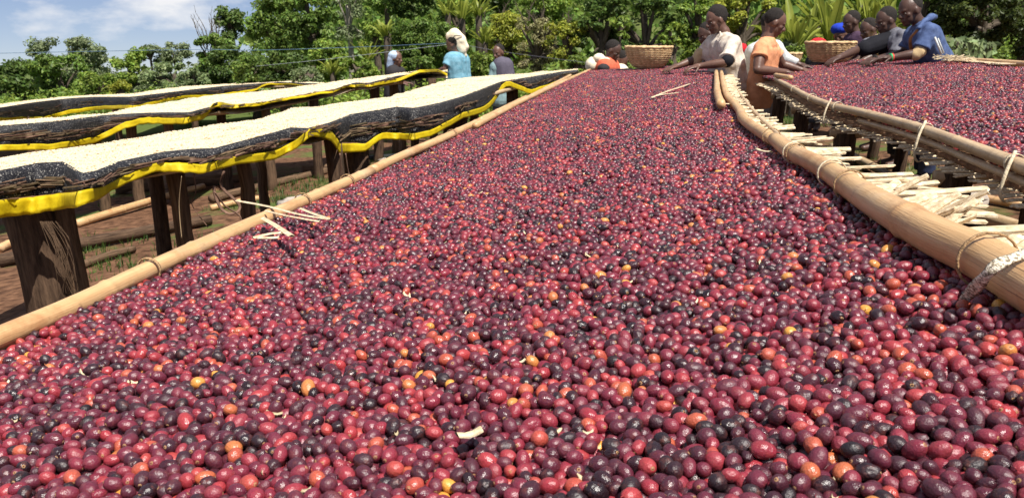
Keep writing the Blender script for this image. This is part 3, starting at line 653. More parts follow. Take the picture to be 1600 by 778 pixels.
    i = np.searchsorted(c, R_.uniform(size=beans)); i = np.clip(i, 0, n-2); t = R_.uniform(size=(beans, 1)); u = R_.uniform(0.005, 1, (beans, 1))
    q = (A[i]*(1-t)+A[i+1]*t)*(1-u)+(B[i]*(1-t)+B[i+1]*t)*u
    q[:, 2] += np.array([.012*noise.noise(Vector((a, b_, seed)) ) for a, b_ in q[:, :2]*5])-.012*np.sin(np.pi*u[:, 0])*inner+.0015
    bs = bsize*R_.uniform(.8, 1.2, (beans, 1))*np.ones((1, 3))
    scatter('parchment_coffee', q, np.c_[R_.normal(0, .5, beans), R_.normal(0, .5, beans), R_.uniform(0, 6.3, beans)], bs, (R_.uniform(size=beans) < .08).astype(int), R_.uniform(size=beans), bean_coll, 'pale cream parchment coffee beans spread on the '+label.split(' with')[0], 'coffee beans')
    return root, Lp, Fp, Hb
lip1 = [(-80, 283), (0, 270), (60, 258), (100, 256), (116, 266), (128, 275), (150, 271), (185, 256), (259, 240), (300, 236), (335, 235), (427, 210), (454, 202), (481, 203), (516, 194), (547, 181), (620, 169), (647, 171), (686, 163), (724, 152), (782, 129), (830, 121), (878, 113), (905, 110)]
far1 = [(-80, 262), (0, 246), (150, 227), (300, 202), (400, 187), (454, 171), (608, 152), (701, 125), (740, 121), (800, 117), (850, 112), (905, 108)]
hem1 = [(-80, 350), (0, 338), (60, 331), (130, 320), (160, 310), (185, 294), (245, 267), (280, 266), (319, 269), (350, 262), (377, 255), (431, 248), (450, 240), (466, 231), (480, 218), (493, 211), (510, 214), (524, 223), (533, 238), (574, 235), (590, 222), (601, 216), (651, 218), (670, 213), (686, 206), (724, 185), (755, 176), (765, 168), (774, 158), (784, 142), (794, 134), (810, 140), (828, 147), (850, 140), (880, 128), (900, 121), (910, 116)]
hth1 = [(-80, 30), (0, 27), (130, 24), (185, 14), (300, 14), (431, 13), (493, 14), (533, 15), (601, 10), (755, 9), (828, 7), (910, 4)]
net_table('nearest parchment table with yellow hemmed net on thick log legs', lip1, far1, hem1, hth1, [(0, 1.0), (900, 1.0)], [(0, .93), (400, .955), (608, .99), (701, 1.01), (800, 1.025), (905, 1.01)], -80, 903, 150,
    [(48, 335, 82, 2.95, .095, 'log'), (100, 330, 116, 2.90, .036, 'post'), (243, 282, 246, 4.6, .042, 'log'), (274, 275, 284, 3.45, .038, 'post'), (378, 256, 389, 3.75, .034, 'post'), (404, 248, 412, 5.6, .034, 'post'), (520, 222, 532, 4.15, .045, 'log'), (556, 235, 560, 4.35, .075, 'log'), (648, 214, 652, 6.4, .035, 'post'), (712, 188, 717, 6.1, .09, 'log'), (742, 180, 745, 6.4, .035, 'post'), (627, 212, 628, 7.4, .035, 'post'), (800, 142, 803, 8.2, .06, 'log')],
    52000, .0056, 3, 1.0)
lip2 = [(-80, 207), (0, 198), (60, 193), (110, 188), (164, 181), (218, 178), (257, 177), (296, 177), (321, 170), (342, 165), (365, 168), (400, 163.5), (451, 153), (523, 140.5), (554, 130), (575, 131), (621, 119.5), (660, 115), (700, 113)]
far2 = [(-80, 199), (0, 190), (110, 182), (164, 178), (218, 167), (334, 149), (400, 144), (451, 138), (503, 131), (554, 124), (606, 117), (650, 112), (700, 110)]
hem2 = [(-80, 240), (0, 235), (93, 233), (153, 223), (199, 200), (231, 192), (260, 194), (287, 194), (305, 190), (324, 184), (333, 170), (341, 168), (360, 169), (400, 166), (456, 155), (523, 144), (545, 135), (554, 137), (580, 136), (621, 128), (640, 120), (657, 114), (683, 112), (700, 119)]
net_table('middle parchment table with yellow hemmed net behind the nearest one', lip2, far2, hem2, [(0, 9), (200, 10), (320, 9), (400, 4), (523, 3), (600, 5), (700, 4)], [(0, .96), (300, .92), (400, .93), (523, .99), (621, 1.06), (700, 1.08)], [(0, .95), (164, .94), (334, .95), (503, 1.03), (606, 1.07), (700, 1.09)], -80, 699, 110,
    [(150, 225, 152, 7.2, .05, 'post'), (205, 200, 206, 6.6, .05, 'post'), (262, 190, 263, 6.6, .045, 'post'), (345, 172, 346, 7.0, .05, 'log'), (415, 168, 416, 7.6, .045, 'post'), (490, 152, 491, 8.8, .05, 'log'), (586, 138, 587, 10.3, .06, 'log'), (615, 130, 616, 11, .06, 'post'), (675, 122, 676, 12, .06, 'log')],
    30000, .0075, 5, 1.0)
lip3 = [(-80, 180), (0, 169), (50, 161), (100, 155), (144, 152), (206, 152), (257, 146), (296, 141), (350, 135), (400, 131.5), (439, 129), (508, 132)]
far3 = [(-80, 174), (0, 163), (50, 157), (100, 151.5), (144, 149), (206, 147), (257, 139), (296, 135), (350, 132), (400, 128), (439, 126), (508, 130)]
hem3 = [(-80, 194), (0, 191), (72, 189), (108, 178), (154, 172), (218, 169), (283, 154), (334, 152), (400, 142), (420, 132.5), (450, 133), (477, 135.5), (508, 134)]
net_table('farthest parchment table with dark net at the edge of the trees', lip3, far3, hem3, [(0, 7), (154, 6), (400, 3), (508, 2)], [(0, .93), (508, .95)], [(0, .92), (508, .945)], -80, 506, 80,
    [(40, 185, 41, 10.5, .06, 'log'), (180, 168, 181, 11, .06, 'log'), (300, 150, 301, 13, .06, 'log'), (440, 134, 441, 15, .06, 'log')], 12000, .010, 9, .6)
# ------------------------------------------------------------------ things on the ground and hanging between the tables
def gpt(px, py, dz=0):
    p = onp(px, py, 0)
    for _ in range(4): p = onp(px, py, ground(p.x, p.y)-.07*to_rs(p)[0])
    p.z += dz; return p
for k, (a_, b_, r, m, lb) in enumerate([((120, 356), (318, 296), .038, 'bamboo', 'long pale bamboo pole on the soil behind the thick log leg'), ((330, 330), (420, 312), .03, 'bamboo', 'thinner bamboo pole lying right of the long pale one'), ((0, 395), (40, 380), .035, 'bamboo', 'bamboo pole lying at the left edge behind the log leg'),
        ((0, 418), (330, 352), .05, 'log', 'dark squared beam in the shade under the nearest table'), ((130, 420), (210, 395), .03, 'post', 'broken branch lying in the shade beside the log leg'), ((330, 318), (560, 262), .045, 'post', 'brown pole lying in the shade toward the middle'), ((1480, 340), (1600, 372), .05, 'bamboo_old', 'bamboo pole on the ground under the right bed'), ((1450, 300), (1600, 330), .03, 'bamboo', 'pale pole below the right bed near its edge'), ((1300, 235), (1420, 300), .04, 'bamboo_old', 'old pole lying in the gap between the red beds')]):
    A, B = gpt(*a_, r), gpt(*b_, r)
    o = bamboo([A, A.lerp(B, .5)+Vector((0, 0, .01)), B], r, r*.9, 'fallen_pole', None, m, 9, node=.5); tag(o, lb, 'pole')
for k, (px, py, r, ln, a_, lb) in enumerate([(215, 300, .075, .45, .5, 'knotty cut log on the sunlit soil behind the nearest table'), (330, 290, .06, .8, .35, 'long round log beyond the knotty one'), (505, 270, .05, .5, .6, 'brown log end by the middle leg')]):
    c = gpt(px, py, r); b = MB(); d = Vector((math.cos(a_), math.sin(a_), 0)); b.tube([c+d*ln*(i/6-.5) for i in range(7)], [r*(1+.15*math.sin(i*2+k)) for i in range(7)], 10, True, rough=.2, seed=k); tag(b.build('log', M['post']), lb, 'log')
for k, (px, py, r, lb) in enumerate([(598, 272, .20, 'pale flat stone beside the lower legs of the nearest table'), (460, 325, .17, 'grey stone behind the splayed bamboo strips'), (618, 264, .10, 'brown stone touching the pale flat stone'), (602, 253, .08, 'small dark stone behind the pale flat one'), (1505, 318, .22, 'reddish boulder in the gap beside the near right rail'), (520, 330, .12, 'small stone near the left rail in the shade')]):
    c = gpt(px, py, r*.2); b = MB(); b.ell(c, (r, r*.7, r*.38), rotz(k), 14, 9, .55, k*3.1); tag(b.build('stone', M['stone']), lb, 'stone')
p0, p1 = gpt(560, 252, .03), gpt(720, 240, .03); b = MB(); b.tube([p0.lerp(p1, i/8) for i in range(9)], .035, 10); tag(b.build('pipe', M['pipe']), 'black plastic pipe running along the soil under the nearest table', 'pipe')
# hanging bark strips and fibres
for k, (pl, Y, w_, lb) in enumerate([(((350, 268), (345, 290), (362, 308), (374, 320), (372, 330), (358, 334), (345, 325), (336, 305), (334, 290)), 3.0, .006, 'curled bark strip looping below the nearest table'), (((303, 272), (306, 300), (300, 320), (325, 355)), 3.1, .004, 'thin stringy fibre hanging left of the curled bark strip'), (((284, 275), (280, 320), (284, 372)), 3.0, .003, 'straight thin fibre hanging by the dark post'), (((335, 300), (352, 322), (375, 338), (376, 358)), 2.9, .006, 'brown bark strip curving down toward the left rail'),
        (((531, 240), (533, 265), (530, 290), (514, 315)), 3.9, .008, 'twisted vine hanging against the middle log leg'), (((540, 240), (545, 270), (556, 300)), 3.95, .006, 'short bark strip on the face of the middle log leg')]):
    b = MB(); b.tube(smoothpath([at(x, y, Y+.03*math.sin(i)) for i, (x, y) in enumerate(pl)], 22), w_, 6, True, .45); tag(b.build('bark_strip', M['slat_dark'] if k != 2 else M['bamboo_old']), lb, 'bark strip')
b = MB(); rd = random.Random(5)
for k in range(26):
    x0_ = 62+rd.random()*26; pts = [at(x0_, 346, 2.80), at(x0_+12+rd.random()*14, 380, 2.76), at(x0_+22+rd.random()*22, 415+rd.random()*10, 2.75), at(x0_+24+rd.random()*26, 440+rd.random()*30, 2.77)]; b.tube(smoothpath(pts, 9), .0010, 4, False)
o = b.build('fibre_tuft', M['post']); tag(o, 'tuft of brown bark fibres hanging down the thick log leg', 'fibre tuft', kind='stuff')
# grass tufts
def grass(n, zones, seed):
    R_ = np.random.RandomState(seed); V = []
    for (px0, px1, py0, py1, m_) in zones:
        for _ in range(m_):
            c = gpt(R_.uniform(px0, px1), R_.uniform(py0, py1)); 
            for q in range(6):
                a = R_.uniform(0, 6.28); hh = R_.uniform(.03, .09); bb = Vector((math.cos(a)*.02, math.sin(a)*.02, 0))*R_.uniform(.3, 2); wv = Vector((-math.sin(a), math.cos(a), 0))*.004
                V += [c+bb-wv, c+bb+wv, c+bb*2.2+Vector((0, 0, hh))]
    V = np.array([tuple(v) for v in V]); Fc = np.arange(len(V)).reshape(-1, 3); return np_mesh('grass', V, Fc, M['grass'])
o = mkobj('grass', grass(0, [(130, 420, 370, 440, 160), (400, 560, 280, 330, 220), (560, 720, 245, 290, 500), (560, 900, 200, 245, 200), (1220, 1300, 170, 200, 200), (1300, 1500, 240, 330, 120), (110, 130, 450, 470, 40), (0, 400, 230, 330, 80)], 4)); tag(o, 'short green grass growing in the shade under the tables', 'grass', kind='stuff')
#INSERT
# ------------------------------------------------------------------ vegetation
def leaves_mesh(name, C, Nn, size, m, seed, aspect=.5, fold=.25, droop=0):
    """C: leaf centres, Nn: preferred normals; one folded rhombic leaf (two triangles) per centre"""
    R_ = np.random.RandomState(seed); n = len(C); sz = size*R_.uniform(.6, 1.35, (n, 1))
    nn = Nn+R_.normal(0, .55, (n, 3)); nn /= np.linalg.norm(nn, axis=1)[:, None]+1e-9
    a = R_.normal(0, 1, (n, 3)); a[:, 2] -= droop; a -= nn*(a*nn).sum(1)[:, None]; a /= np.linalg.norm(a, axis=1)[:, None]+1e-9
    b = np.cross(nn, a); V = np.empty((n, 4, 3))
    V[:, 0] = C-a*sz*.5; V[:, 1] = C+b*sz*aspect*.5+nn*sz*fold*.3-a*sz*.06; V[:, 2] = C+a*sz*.5-nn*sz*fold*.25; V[:, 3] = C-b*sz*aspect*.5+nn*sz*fold*.3-a*sz*.06
    k = np.arange(n)[:, None]*4; Fc = np.concatenate([k+[0, 1, 2], k+[0, 2, 3]]); return np_mesh(name, V.reshape(-1, 3), Fc, m)
def crown_pts(c, R, nclump, per, cl, seed, shape=1.0, low=.0):
    R_ = np.random.RandomState(seed); P = []; Nn = []; CC = []
    for k in range(nclump):
        d = R_.normal(0, 1, 3); d /= np.linalg.norm(d); d *= (1/np.abs(d).max())**.55; u = R_.uniform(.25, 1)**.4; q = np.array(c)+d*np.array(R)*u*(1-cl*.42)
        if q[2] < c[2]-R[2]*.2: q[:2] = np.array(c[:2])+(q[:2]-np.array(c[:2]))*shape
        rc = cl*min(R)*R_.uniform(.6, 1.3); CC.append(q)
        m = int(per*R_.uniform(.6, 1.4)); dd = R_.normal(0, 1, (m, 3)); dd /= np.linalg.norm(dd, axis=1)[:, None]; uu = R_.uniform(.45, 1.08, (m, 1))
        lump = 1+.25*np.sin(dd[:, :1]*5+k)*np.cos(dd[:, 1:2]*4+k)
        P.append(q+dd*rc*uu*lump*np.array([1.15, 1.15, .8])); Nn.append(dd*.8+np.array([0, 0, .65]))
    return np.concatenate(P), np.concatenate(Nn), CC
def tree(px, ytop, ybot, wpx, Y, kind, label, cat='tree', name='tree', ls=.12, ncl=26, dens=1.0, cl=.38, trunk=.12, seed=0, bare=0, aspect=.5, group=None, shape=1.0, depthk=.8, bm='bark'):
    top = at(px, ytop, Y); bot = at(px, ybot, Y); gz = min(ground(top.x, Y) if Y < 26 else hillz(top.x, Y) if Y > 30 else ground(top.x, Y), bot.z)
    W_ = wpx*Y/F/2; Hh = (top.z-bot.z)/2; c = Vector((top.x, Y, bot.z+Hh))
    root = empty(name, (c.x, c.y, gz), label, cat, group)
    R = (W_, W_*depthk, Hh); ls *= .88
    area = 4*math.pi*(cl*min(R))**2*.8; per = max(20, int(dens*area*3.2/(ls*ls*aspect)))
    per = min(per, int(26000/ncl))
    P, Nn, CC = crown_pts(tuple(c), R, ncl, per, cl, seed+100, shape)
    me = leaves_mesh('crown', P-np.array([c.x, c.y, gz]), Nn, ls, LF[kind], seed, aspect)
    o = bpy.data.objects.new('crown', me); COL.objects.link(o); o.parent = root; WL[o.name] = WL[root.name]
    b = MB(); base = Vector((c.x, c.y, gz-.1)); fork = Vector((c.x+.05*W_, c.y, max(gz+.3, c.z-Hh*.5)))
    b.tube(smoothpath([base, base.lerp(fork, .5)+Vector((.05, 0, 0)), fork, Vector((c.x, c.y, c.z+Hh*.3))], 9), [trunk*(1-.08*i) for i in range(9)], 8, rough=.15, seed=seed)
    for q in CC[:14]: 
        q = Vector(q); md = fork.lerp(q, .5)+Vector((0, 0, .1*Hh)); b.tube(smoothpath([fork, md, q], 6), [trunk*.45*(1-.15*i) for i in range(6)], 5, False)
    rd = random.Random(seed)
    for k in range(bare):
        a = rd.uniform(0, 6.28); st = Vector((c.x+math.cos(a)*W_*.4, c.y, c.z+Hh*rd.uniform(.2, .8))); e = st+Vector((rd.uniform(-.5, .5)*W_, 0, Hh*rd.uniform(.5, .95))); pts = smoothpath([st, st.lerp(e, .5)+Vector((rd.uniform(-.1, .1), 0, 0)), e], 7)
        b.tube(pts, [trunk*.16*(1-.13*i) for i in range(7)], 4, False)
        for w_ in range(4):
            p_ = pts[rd.randrange(2, 7)]; b.tube([p_, p_+Vector((rd.uniform(-.2, .2)*W_, 0, rd.uniform(.05, .3)*Hh))], [trunk*.06, trunk*.03], 3, False)
    b.build('trunk', M[bm], root); return root
TR = [
 # px, ytop, ybot, w, Y, kind, label, kwargs
 (22, 92, 172, 120, 30, 'dark', 'dark green rounded tree at the far left edge', dict(ls=.20, ncl=40, cl=.30)),
 (88, 80, 168, 84, 28, 'mid', 'dark bushy tree in front of the pale feathery one on the left', dict(ls=.17, ncl=34, cl=.3)),
 (104, 56, 140, 116, 36, 'grey', 'pale feathery tree rising above the dark bushy one on the left', dict(ls=.16, ncl=60, cl=.26, dens=.75, bm='pale_bark')),
 (196, 72, 150, 60, 30, 'light', 'small upright bright tree between the feathery tree and the flat topped trees', dict(ls=.17, ncl=22, cl=.36)),
 (232, 70, 102, 38, 50, 'grey', 'left one of two distant flat topped trees', dict(ls=.2, ncl=18, cl=.4, dens=.9)),
 (268, 66, 104, 52, 52, 'grey', 'right one of two distant flat topped trees', dict(ls=.2, ncl=24, cl=.36, dens=.9)),
 (187, 127, 156, 34, 20, 'yellow', 'small bright yellow green bush behind the farthest table', dict(ls=.08, ncl=20, name='bush')),
 (150, 112, 160, 60, 24, 'light', 'light green shrub between the dark bushy tree and the yellow bush', dict(ls=.12, ncl=22, name='shrub')),
 (270, 96, 150, 100, 27, 'pale', 'wide pale green spreading shrub under the flat topped trees', dict(ls=.15, ncl=44, cl=.28, name='shrub', group=None)),
 (222, 112, 152, 60, 30, 'grey', 'greyish shrub left of the wide pale spreading one', dict(ls=.14, ncl=24, name='shrub')),
 (330, 46, 142, 62, 24, 'mid', 'tall leafy tree with bare twigs standing up against the sky', dict(ls=.13, ncl=34, cl=.34, bare=16)),
 (357, 8, 66, 44, 25, 'dark', 'dark round crown standing high above the tree with bare twigs', dict(ls=.14, ncl=20, cl=.42)),
 (362, 70, 146, 80, 23, 'dark', 'dark green tree below the high round crown', dict(ls=.13, ncl=34, cl=.34)),
 (300, 104, 146, 50, 22, 'pale', 'pale shrub at the foot of the tree with bare twigs', dict(ls=.12, ncl=22, name='shrub')),
 (430, -12, 96, 90, 22, 'mid', 'big dark leafy tree left of the centre, top out of the picture', dict(ls=.13, ncl=44, cl=.32)),
 (478, -30, 92, 84, 21, 'mid', 'big rounded leafy tree beside the dark one', dict(ls=.13, ncl=44, cl=.32)),
 (392, 84, 146, 60, 19, 'mid', 'leafy shrub under the dark tree behind the middle table', dict(ls=.10, ncl=30, name='shrub')),
 (440, 78, 138, 84, 18.5, 'dark', 'dark thicket bush under the big trees', dict(ls=.10, ncl=36, name='bush')),
 (480, 106, 134, 56, 16, 'pale', 'flat pale flowering bush just behind the far end of the table', dict(ls=.07, ncl=24, name='bush')),
 (540, -30, 74, 70, 26, 'grey', 'thin greyish tree with open crown and sky behind', dict(ls=.12, ncl=26, cl=.30, dens=.5, bare=4, bm='pale_bark')),
 (515, 60, 126, 60, 19, 'light', 'light green bush left of the banana clump', dict(ls=.10, ncl=26, name='bush')),
 (585, 30, 84, 40, 20, 'light', 'bright leafy bush under the thin greyish tree', dict(ls=.10, ncl=22, name='bush')),
 (660, 28, 108, 96, 19, 'mid', 'wide domed green bush behind the person with the pale head cloth', dict(ls=.075, ncl=60, cl=.30, dens=1.2, name='bush')),
 (640, -30, 30, 70, 24, 'dark', 'dark tree crown above the domed bush', dict(ls=.13, ncl=30)),
 (600, -40, 26, 60, 26, 'mid', 'green crown left of the dark crown near the top', dict(ls=.13, ncl=24, dens=.7)),
 (560, 92, 130, 60, 17, 'light', 'low leafy shrub left of the woman in the blue headscarf', dict(ls=.10, ncl=24, name='shrub')),
 (650, 88, 128, 60, 17.5, 'mid', 'low green bush between the woman in the headscarf and the teal shirt', dict(ls=.08, ncl=26, name='bush')),
 (752, 82, 128, 56, 16.5, 'light', 'low leafy plants between the teal shirt and the man in the vest', dict(ls=.09, ncl=24, name='shrub')),
 (790, 16, 108, 74, 17.5, 'yellow', 'yellow green bush above the man in the vest', dict(ls=.07, ncl=44, cl=.28, name='bush', bare=3)),
 (712, -10, 70, 60, 22, 'light', 'green bush behind the banana plants', dict(ls=.10, ncl=30, name='bush')),
 (776, -34, 20, 70, 22, 'dark', 'dark leafage at the top above the yellow green bush', dict(ls=.13, ncl=26)),
 (838, 22, 118, 70, 16, 'dry', 'dry twiggy grey green shrub right of the man in the vest', dict(ls=.06, ncl=44, cl=.26, dens=.7, name='shrub', bare=8)),
 (885, 24, 112, 62, 15.5, 'yellow', 'yellowish shrub beside the dry twiggy one', dict(ls=.07, ncl=40, cl=.28, name='shrub', bare=4)),
 (850, -26, 44, 80, 21, 'light', 'green tree crown above the dry shrub', dict(ls=.12, ncl=30)),
 (905, 84, 122, 44, 13.5, 'light', 'leafy weed behind the far end of the nearest table', dict(ls=.07, ncl=20, name='weed')),
 (940, -20, 112, 84, 15.5, 'dark', 'dark broadleaf tree behind the person in the red shirt', dict(ls=.11, ncl=34, cl=.30, dens=.8)),
 (1010, -30, 118, 120, 15.5, 'dark', 'deep green tree behind the round basket', dict(ls=.12, ncl=40, cl=.28, dens=.7)),
 (968, 24, 62, 50, 14.4, 'light', 'light leafy branch hanging before the dark trees', dict(ls=.11, ncl=12, cl=.34, dens=.4, name='branch', trunk=.03)),
 (1052, 30, 108, 44, 14, 'light', 'light green leafy plant right of the round basket', dict(ls=.10, ncl=22, cl=.3, dens=.6, name='plant')),
 (1096, -30, 112, 70, 15.5, 'light', 'pale grey green shrub behind the man in the white shirt', dict(ls=.09, ncl=44, cl=.28, name='shrub')),
 (1165, -34, 100, 96, 15.5, 'yellow', 'dense yellow green tree between the two standing workers', dict(ls=.085, ncl=54, cl=.26, dens=1.0)),
 (1226, 58, 112, 60, 12.5, 'pale', 'feathery pale shrub behind the boy in the orange shirt', dict(ls=.05, ncl=30, name='shrub')),
 (1250, 70, 104, 36, 12, 'light', 'small green weed left of the second basket', dict(ls=.05, ncl=18, name='weed')),
 (1445, -30, 84, 60, 13, 'mid', 'green shrub behind the man in the blue jacket', dict(ls=.08, ncl=30, name='shrub')),
 (1545, -60, 84, 140, 12.5, 'pine', 'big dark feathery evergreen at the right edge', dict(ls=.09, ncl=80, cl=.22, dens=1.0, trunk=.16)),
 (1620, -60, 90, 110, 13.5, 'pine', 'second dark evergreen cut by the right edge of the picture', dict(ls=.09, ncl=50, cl=.24, dens=1.0, trunk=.16)),
 (1480, -40, 60, 60, 14, 'dark', 'dark tree between the blue jacket and the evergreen', dict(ls=.09, ncl=34, cl=.28)),
]
for i, (px, yt, yb, wd, Y, kd, lb, kw) in enumerate(TR): tree(px, yt, yb, wd, Y, kd, lb, seed=i*7+1, cat=kw.get('name', 'tree'), **kw)
# wood that reads as one mass further back
R_ = np.random.RandomState(77); P = []; Nn = []
for k in range(330):
    x = R_.uniform(-28, 42); y = R_.uniform(27, 50); 
    if x < -9-(y-27)*.25: continue
    gz = hillz(x, y) if y > 28 else ground(x, y); rc = R_.uniform(.9, 2.0); q = np.array([x, y, max(gz, -1.0)+R_.uniform(.2, 2.2)])
    d = R_.normal(0, 1, (260, 3)); d /= np.linalg.norm(d, axis=1)[:, None]; P.append(q+d*rc*R_.uniform(.5, 1.05, (260, 1))); Nn.append(d+np.array([0, 0, .4]))
o = mkobj('woodland', leaves_mesh('woodland', np.concatenate(P), np.concatenate(Nn), .34, LF['mid'], 5, .6)); tag(o, 'mass of green woodland closing the view behind the separate trees', 'woodland', kind='stuff')
P = []; Nn = []
for k in range(160):
    x = R_.uniform(-42, -9); y = R_.uniform(34, 52); q = np.array([x, y, -2.3+.06*(x+40)*.5+R_.uniform(-1.5, .3)]); rc = R_.uniform(.9, 1.6)
    d = R_.normal(0, 1, (240, 3)); d /= np.linalg.norm(d, axis=1)[:, None]; P.append(q+d*rc*R_.uniform(.5, 1.05, (240, 1))); Nn.append(d+np.array([0, 0, .4]))
o = mkobj('woodland', leaves_mesh('woodland', np.concatenate(P), np.concatenate(Nn), .30, LF['grey'], 6, .6)); tag(o, 'low hazy woodland on the left below the sky', 'woodland', kind='stuff')
# undergrowth strip in front of the trees
P = []; Nn = []
for k in range(300):
    px = R_.uniform(-40, 1640); Y = R_.uniform(13.5, 19) if px > 520 else R_.uniform(19, 26); c = at(px, 120, Y); q = np.array([c.x, Y, ground(c.x, Y)+R_.uniform(.1, .55)]); rc = R_.uniform(.25, .5)
    d = R_.normal(0, 1, (150, 3)); d /= np.linalg.norm(d, axis=1)[:, None]; P.append(q+d*rc*R_.uniform(.4, 1.1, (150, 1))); Nn.append(d+np.array([0, 0, .4]))
o = mkobj('undergrowth', leaves_mesh('undergrowth', np.concatenate(P), np.concatenate(Nn), .10, LF['light'], 8, .5)); tag(o, 'leafy undergrowth along the foot of the trees', 'undergrowth', kind='stuff')
# broad-leaved banana-like plants: every blade is a part
def blade(seed):
    rd = random.Random(seed); b = MB(); Ln = rd.uniform(.75, 1.2); wd = rd.uniform(.032, .060); dr = rd.uniform(.12, .55); rows = []; n = 12
    for i in range(n+1):
        u = i/n; x = Ln*u*(1-.25*dr*u); z = Ln*(.95*u-dr*u**2.4)*.8; ww = wd*(math.sin(math.pi*min(1, (u*.94+.06)))**.6)*(1-.0*u)+.006; j = rd.uniform(-.012, .012)
        rows.append([Vector((x*.55, -ww, z+ww*.45+j)), Vector((x*.55, -ww*.5, z+ww*.12)), Vector((x*.55, 0, z-.006)), Vector((x*.55, ww*.5, z+ww*.12)), Vector((x*.55, ww, z+ww*.45-j))])
    b.quad_grid(rows); b.tube([Vector((r_[2].x, 0, r_[2].z-.008)) for r_ in rows], [.014*(1-.07*i) for i in range(n+1)], 5, False); return b.mesh('leaf', (0, 0, 0), LF['enset'])
blades = [blade(k) for k in range(10)]
EN = [(1238, 100, 12.5, 1.0, 'leftmost'), (1262, 98, 14.5, 1.25, 'back left'), (1296, 96, 12.8, 1.25, 'tall'), (1330, 94, 14, 1.35, 'tallest'), (1362, 90, 12.6, 1.15, 'broad'), (1392, 90, 13.6, 1.3, 'upright'), (1412, 88, 14.5, 1.1, 'rightmost'), (1212, 96, 15, 1.2, 'rear'),
      (1280, 60, 15.5, 1.2, 'upper'), (1345, 50, 15.8, 1.2, 'higher')]
EL = {'leftmost': 'leftmost banana plant behind the boy in the orange shirt', 'back left': 'banana plant with splayed leaves left of the second basket', 'tall': 'tall banana plant directly behind the second basket', 'tallest': 'tallest banana plant above the person with the blue headwrap', 'broad': 'broad leaved banana plant above the young child in yellow',
      'upright': 'upright banana plant behind the man in the grey shirt', 'rightmost': 'rightmost banana plant behind the man in the blue jacket', 'rear': 'banana plant at the rear beside the yellow green tree', 'upper': 'banana plant further back above the second basket', 'higher': 'banana plant further back above the grey shirt'}
EN2 = [(575, 104, 17.5, .7, 'low banana plant left of the woman in the blue headscarf'), (604, 66, 19, .75, 'dark banana plant with long leaves above the headscarf'), (620, 122, 16.5, .55, 'small banana plant right behind the blue headscarf'), (722, 40, 20, .9, 'tall pale banana plant above the person with the head cloth'), (748, 36, 20.5, .9, 'second pale banana plant right of the tall one'), (700, 34, 21, .85, 'banana plant at the top left of the tall pale one'), (758, 78, 17, .65, 'yellow green banana shoot left of the man in the vest'), (520, 124, 17, .6, 'small leafy banana shoot behind the middle table')]
def enset(px, py, Y, sc_, lb, seed, n=24):
    c = at(px, py, Y); gz = ground(c.x, Y); base = c.z if c.z > gz else gz; rd = random.Random(seed); root = empty('banana_plant', (c.x, Y, gz), lb, 'banana plant', 'broad leaved banana plants among the trees')
    b = MB(); b.tube([Vector((c.x, Y, gz-.05)), Vector((c.x, Y, base+.15*sc_)), Vector((c.x+.03, Y, base+.4*sc_))], [.11*sc_, .09*sc_, .05*sc_], 8); b.build('stem', M['bark'], root)
    for k in range(n):
        put('leaf', blades[rd.randrange(10)], Vector((c.x+rd.uniform(-.04, .04), Y, base+.1*sc_)), (rd.uniform(-.15, .15), rd.uniform(-.45, .25), 2.4*k+rd.uniform(-.4, .4)), root, (sc_*rd.uniform(.6, 1.0),)*3)
for i, (px, py, Y, s_, k_) in enumerate(EN): enset(px, py, Y, s_, EL[k_], i+3)
for i, (px, py, Y, s_, lb) in enumerate(EN2): enset(px, py, Y, s_, lb, i+43)
# small leafy plants in front of the evergreen
for i, (px, yt) in enumerate([(1494, 62), (1512, 66), (1534, 68), (1478, 66)]):
    c = at(px, 90, 9.5+i*.3); gz = ground(c.x, c.y); root = empty('leafy_plant', (c.x, c.y, gz), ('leafy plant right of the blue jacket', 'middle leafy plant before the evergreen', 'rightmost leafy plant before the evergreen', 'leafy plant touching the blue jacket')[i], 'plant')
    tp = at(px, yt, c.y); b = MB(); rd = random.Random(i)
    for q in range(5): b.tube([Vector((c.x, c.y, gz)), Vector((c.x+rd.uniform(-.12, .12), c.y, tp.z+rd.uniform(-.08, .02)))], [.012, .006], 5, False)
    b.build('stem', M['bark'], root); Pq = []; Nq = []
    for q in range(70): Pq.append((rd.uniform(-.14, .14), rd.uniform(-.12, .12), tp.z-gz-rd.random()**1.5*.5)); Nq.append((rd.uniform(-.4, .4), -.8, .6))
    o = bpy.data.objects.new('foliage', leaves_mesh('foliage', np.array(Pq), np.array(Nq), .14, LF['pale'], i, .42, .2, 1.2)); COL.objects.link(o); o.parent = root
# thin cords strung across in front of the trees
for k, (pl, lb) in enumerate([(((-20, 84, 15), (300, 78, 15), (400, 79, 15), (560, 74, 14.5), (700, 68, 13.5)), 'upper blue cord stretched in front of the trees on the left'), (((400, 104, 15), (520, 92, 14), (700, 70, 13.2)), 'lower pale cord rising toward the head cloth'), (((724, 70, 13), (790, 82, 13), (930, 100, 12.5)), 'thin wire sagging behind the man in the vest')]):
    b = MB(); b.tube(smoothpath([at(*q) for q in pl], 24), (.005, .004, .004)[k], 5, False); M.setdefault('cord%d' % k, mat('cord_%d' % k, ((.10, .17, .25), (.30, .34, .34), (.10, .10, .12))[k], .5, .1)); tag(b.build('cord', M['cord%d' % k]), lb, 'cord')
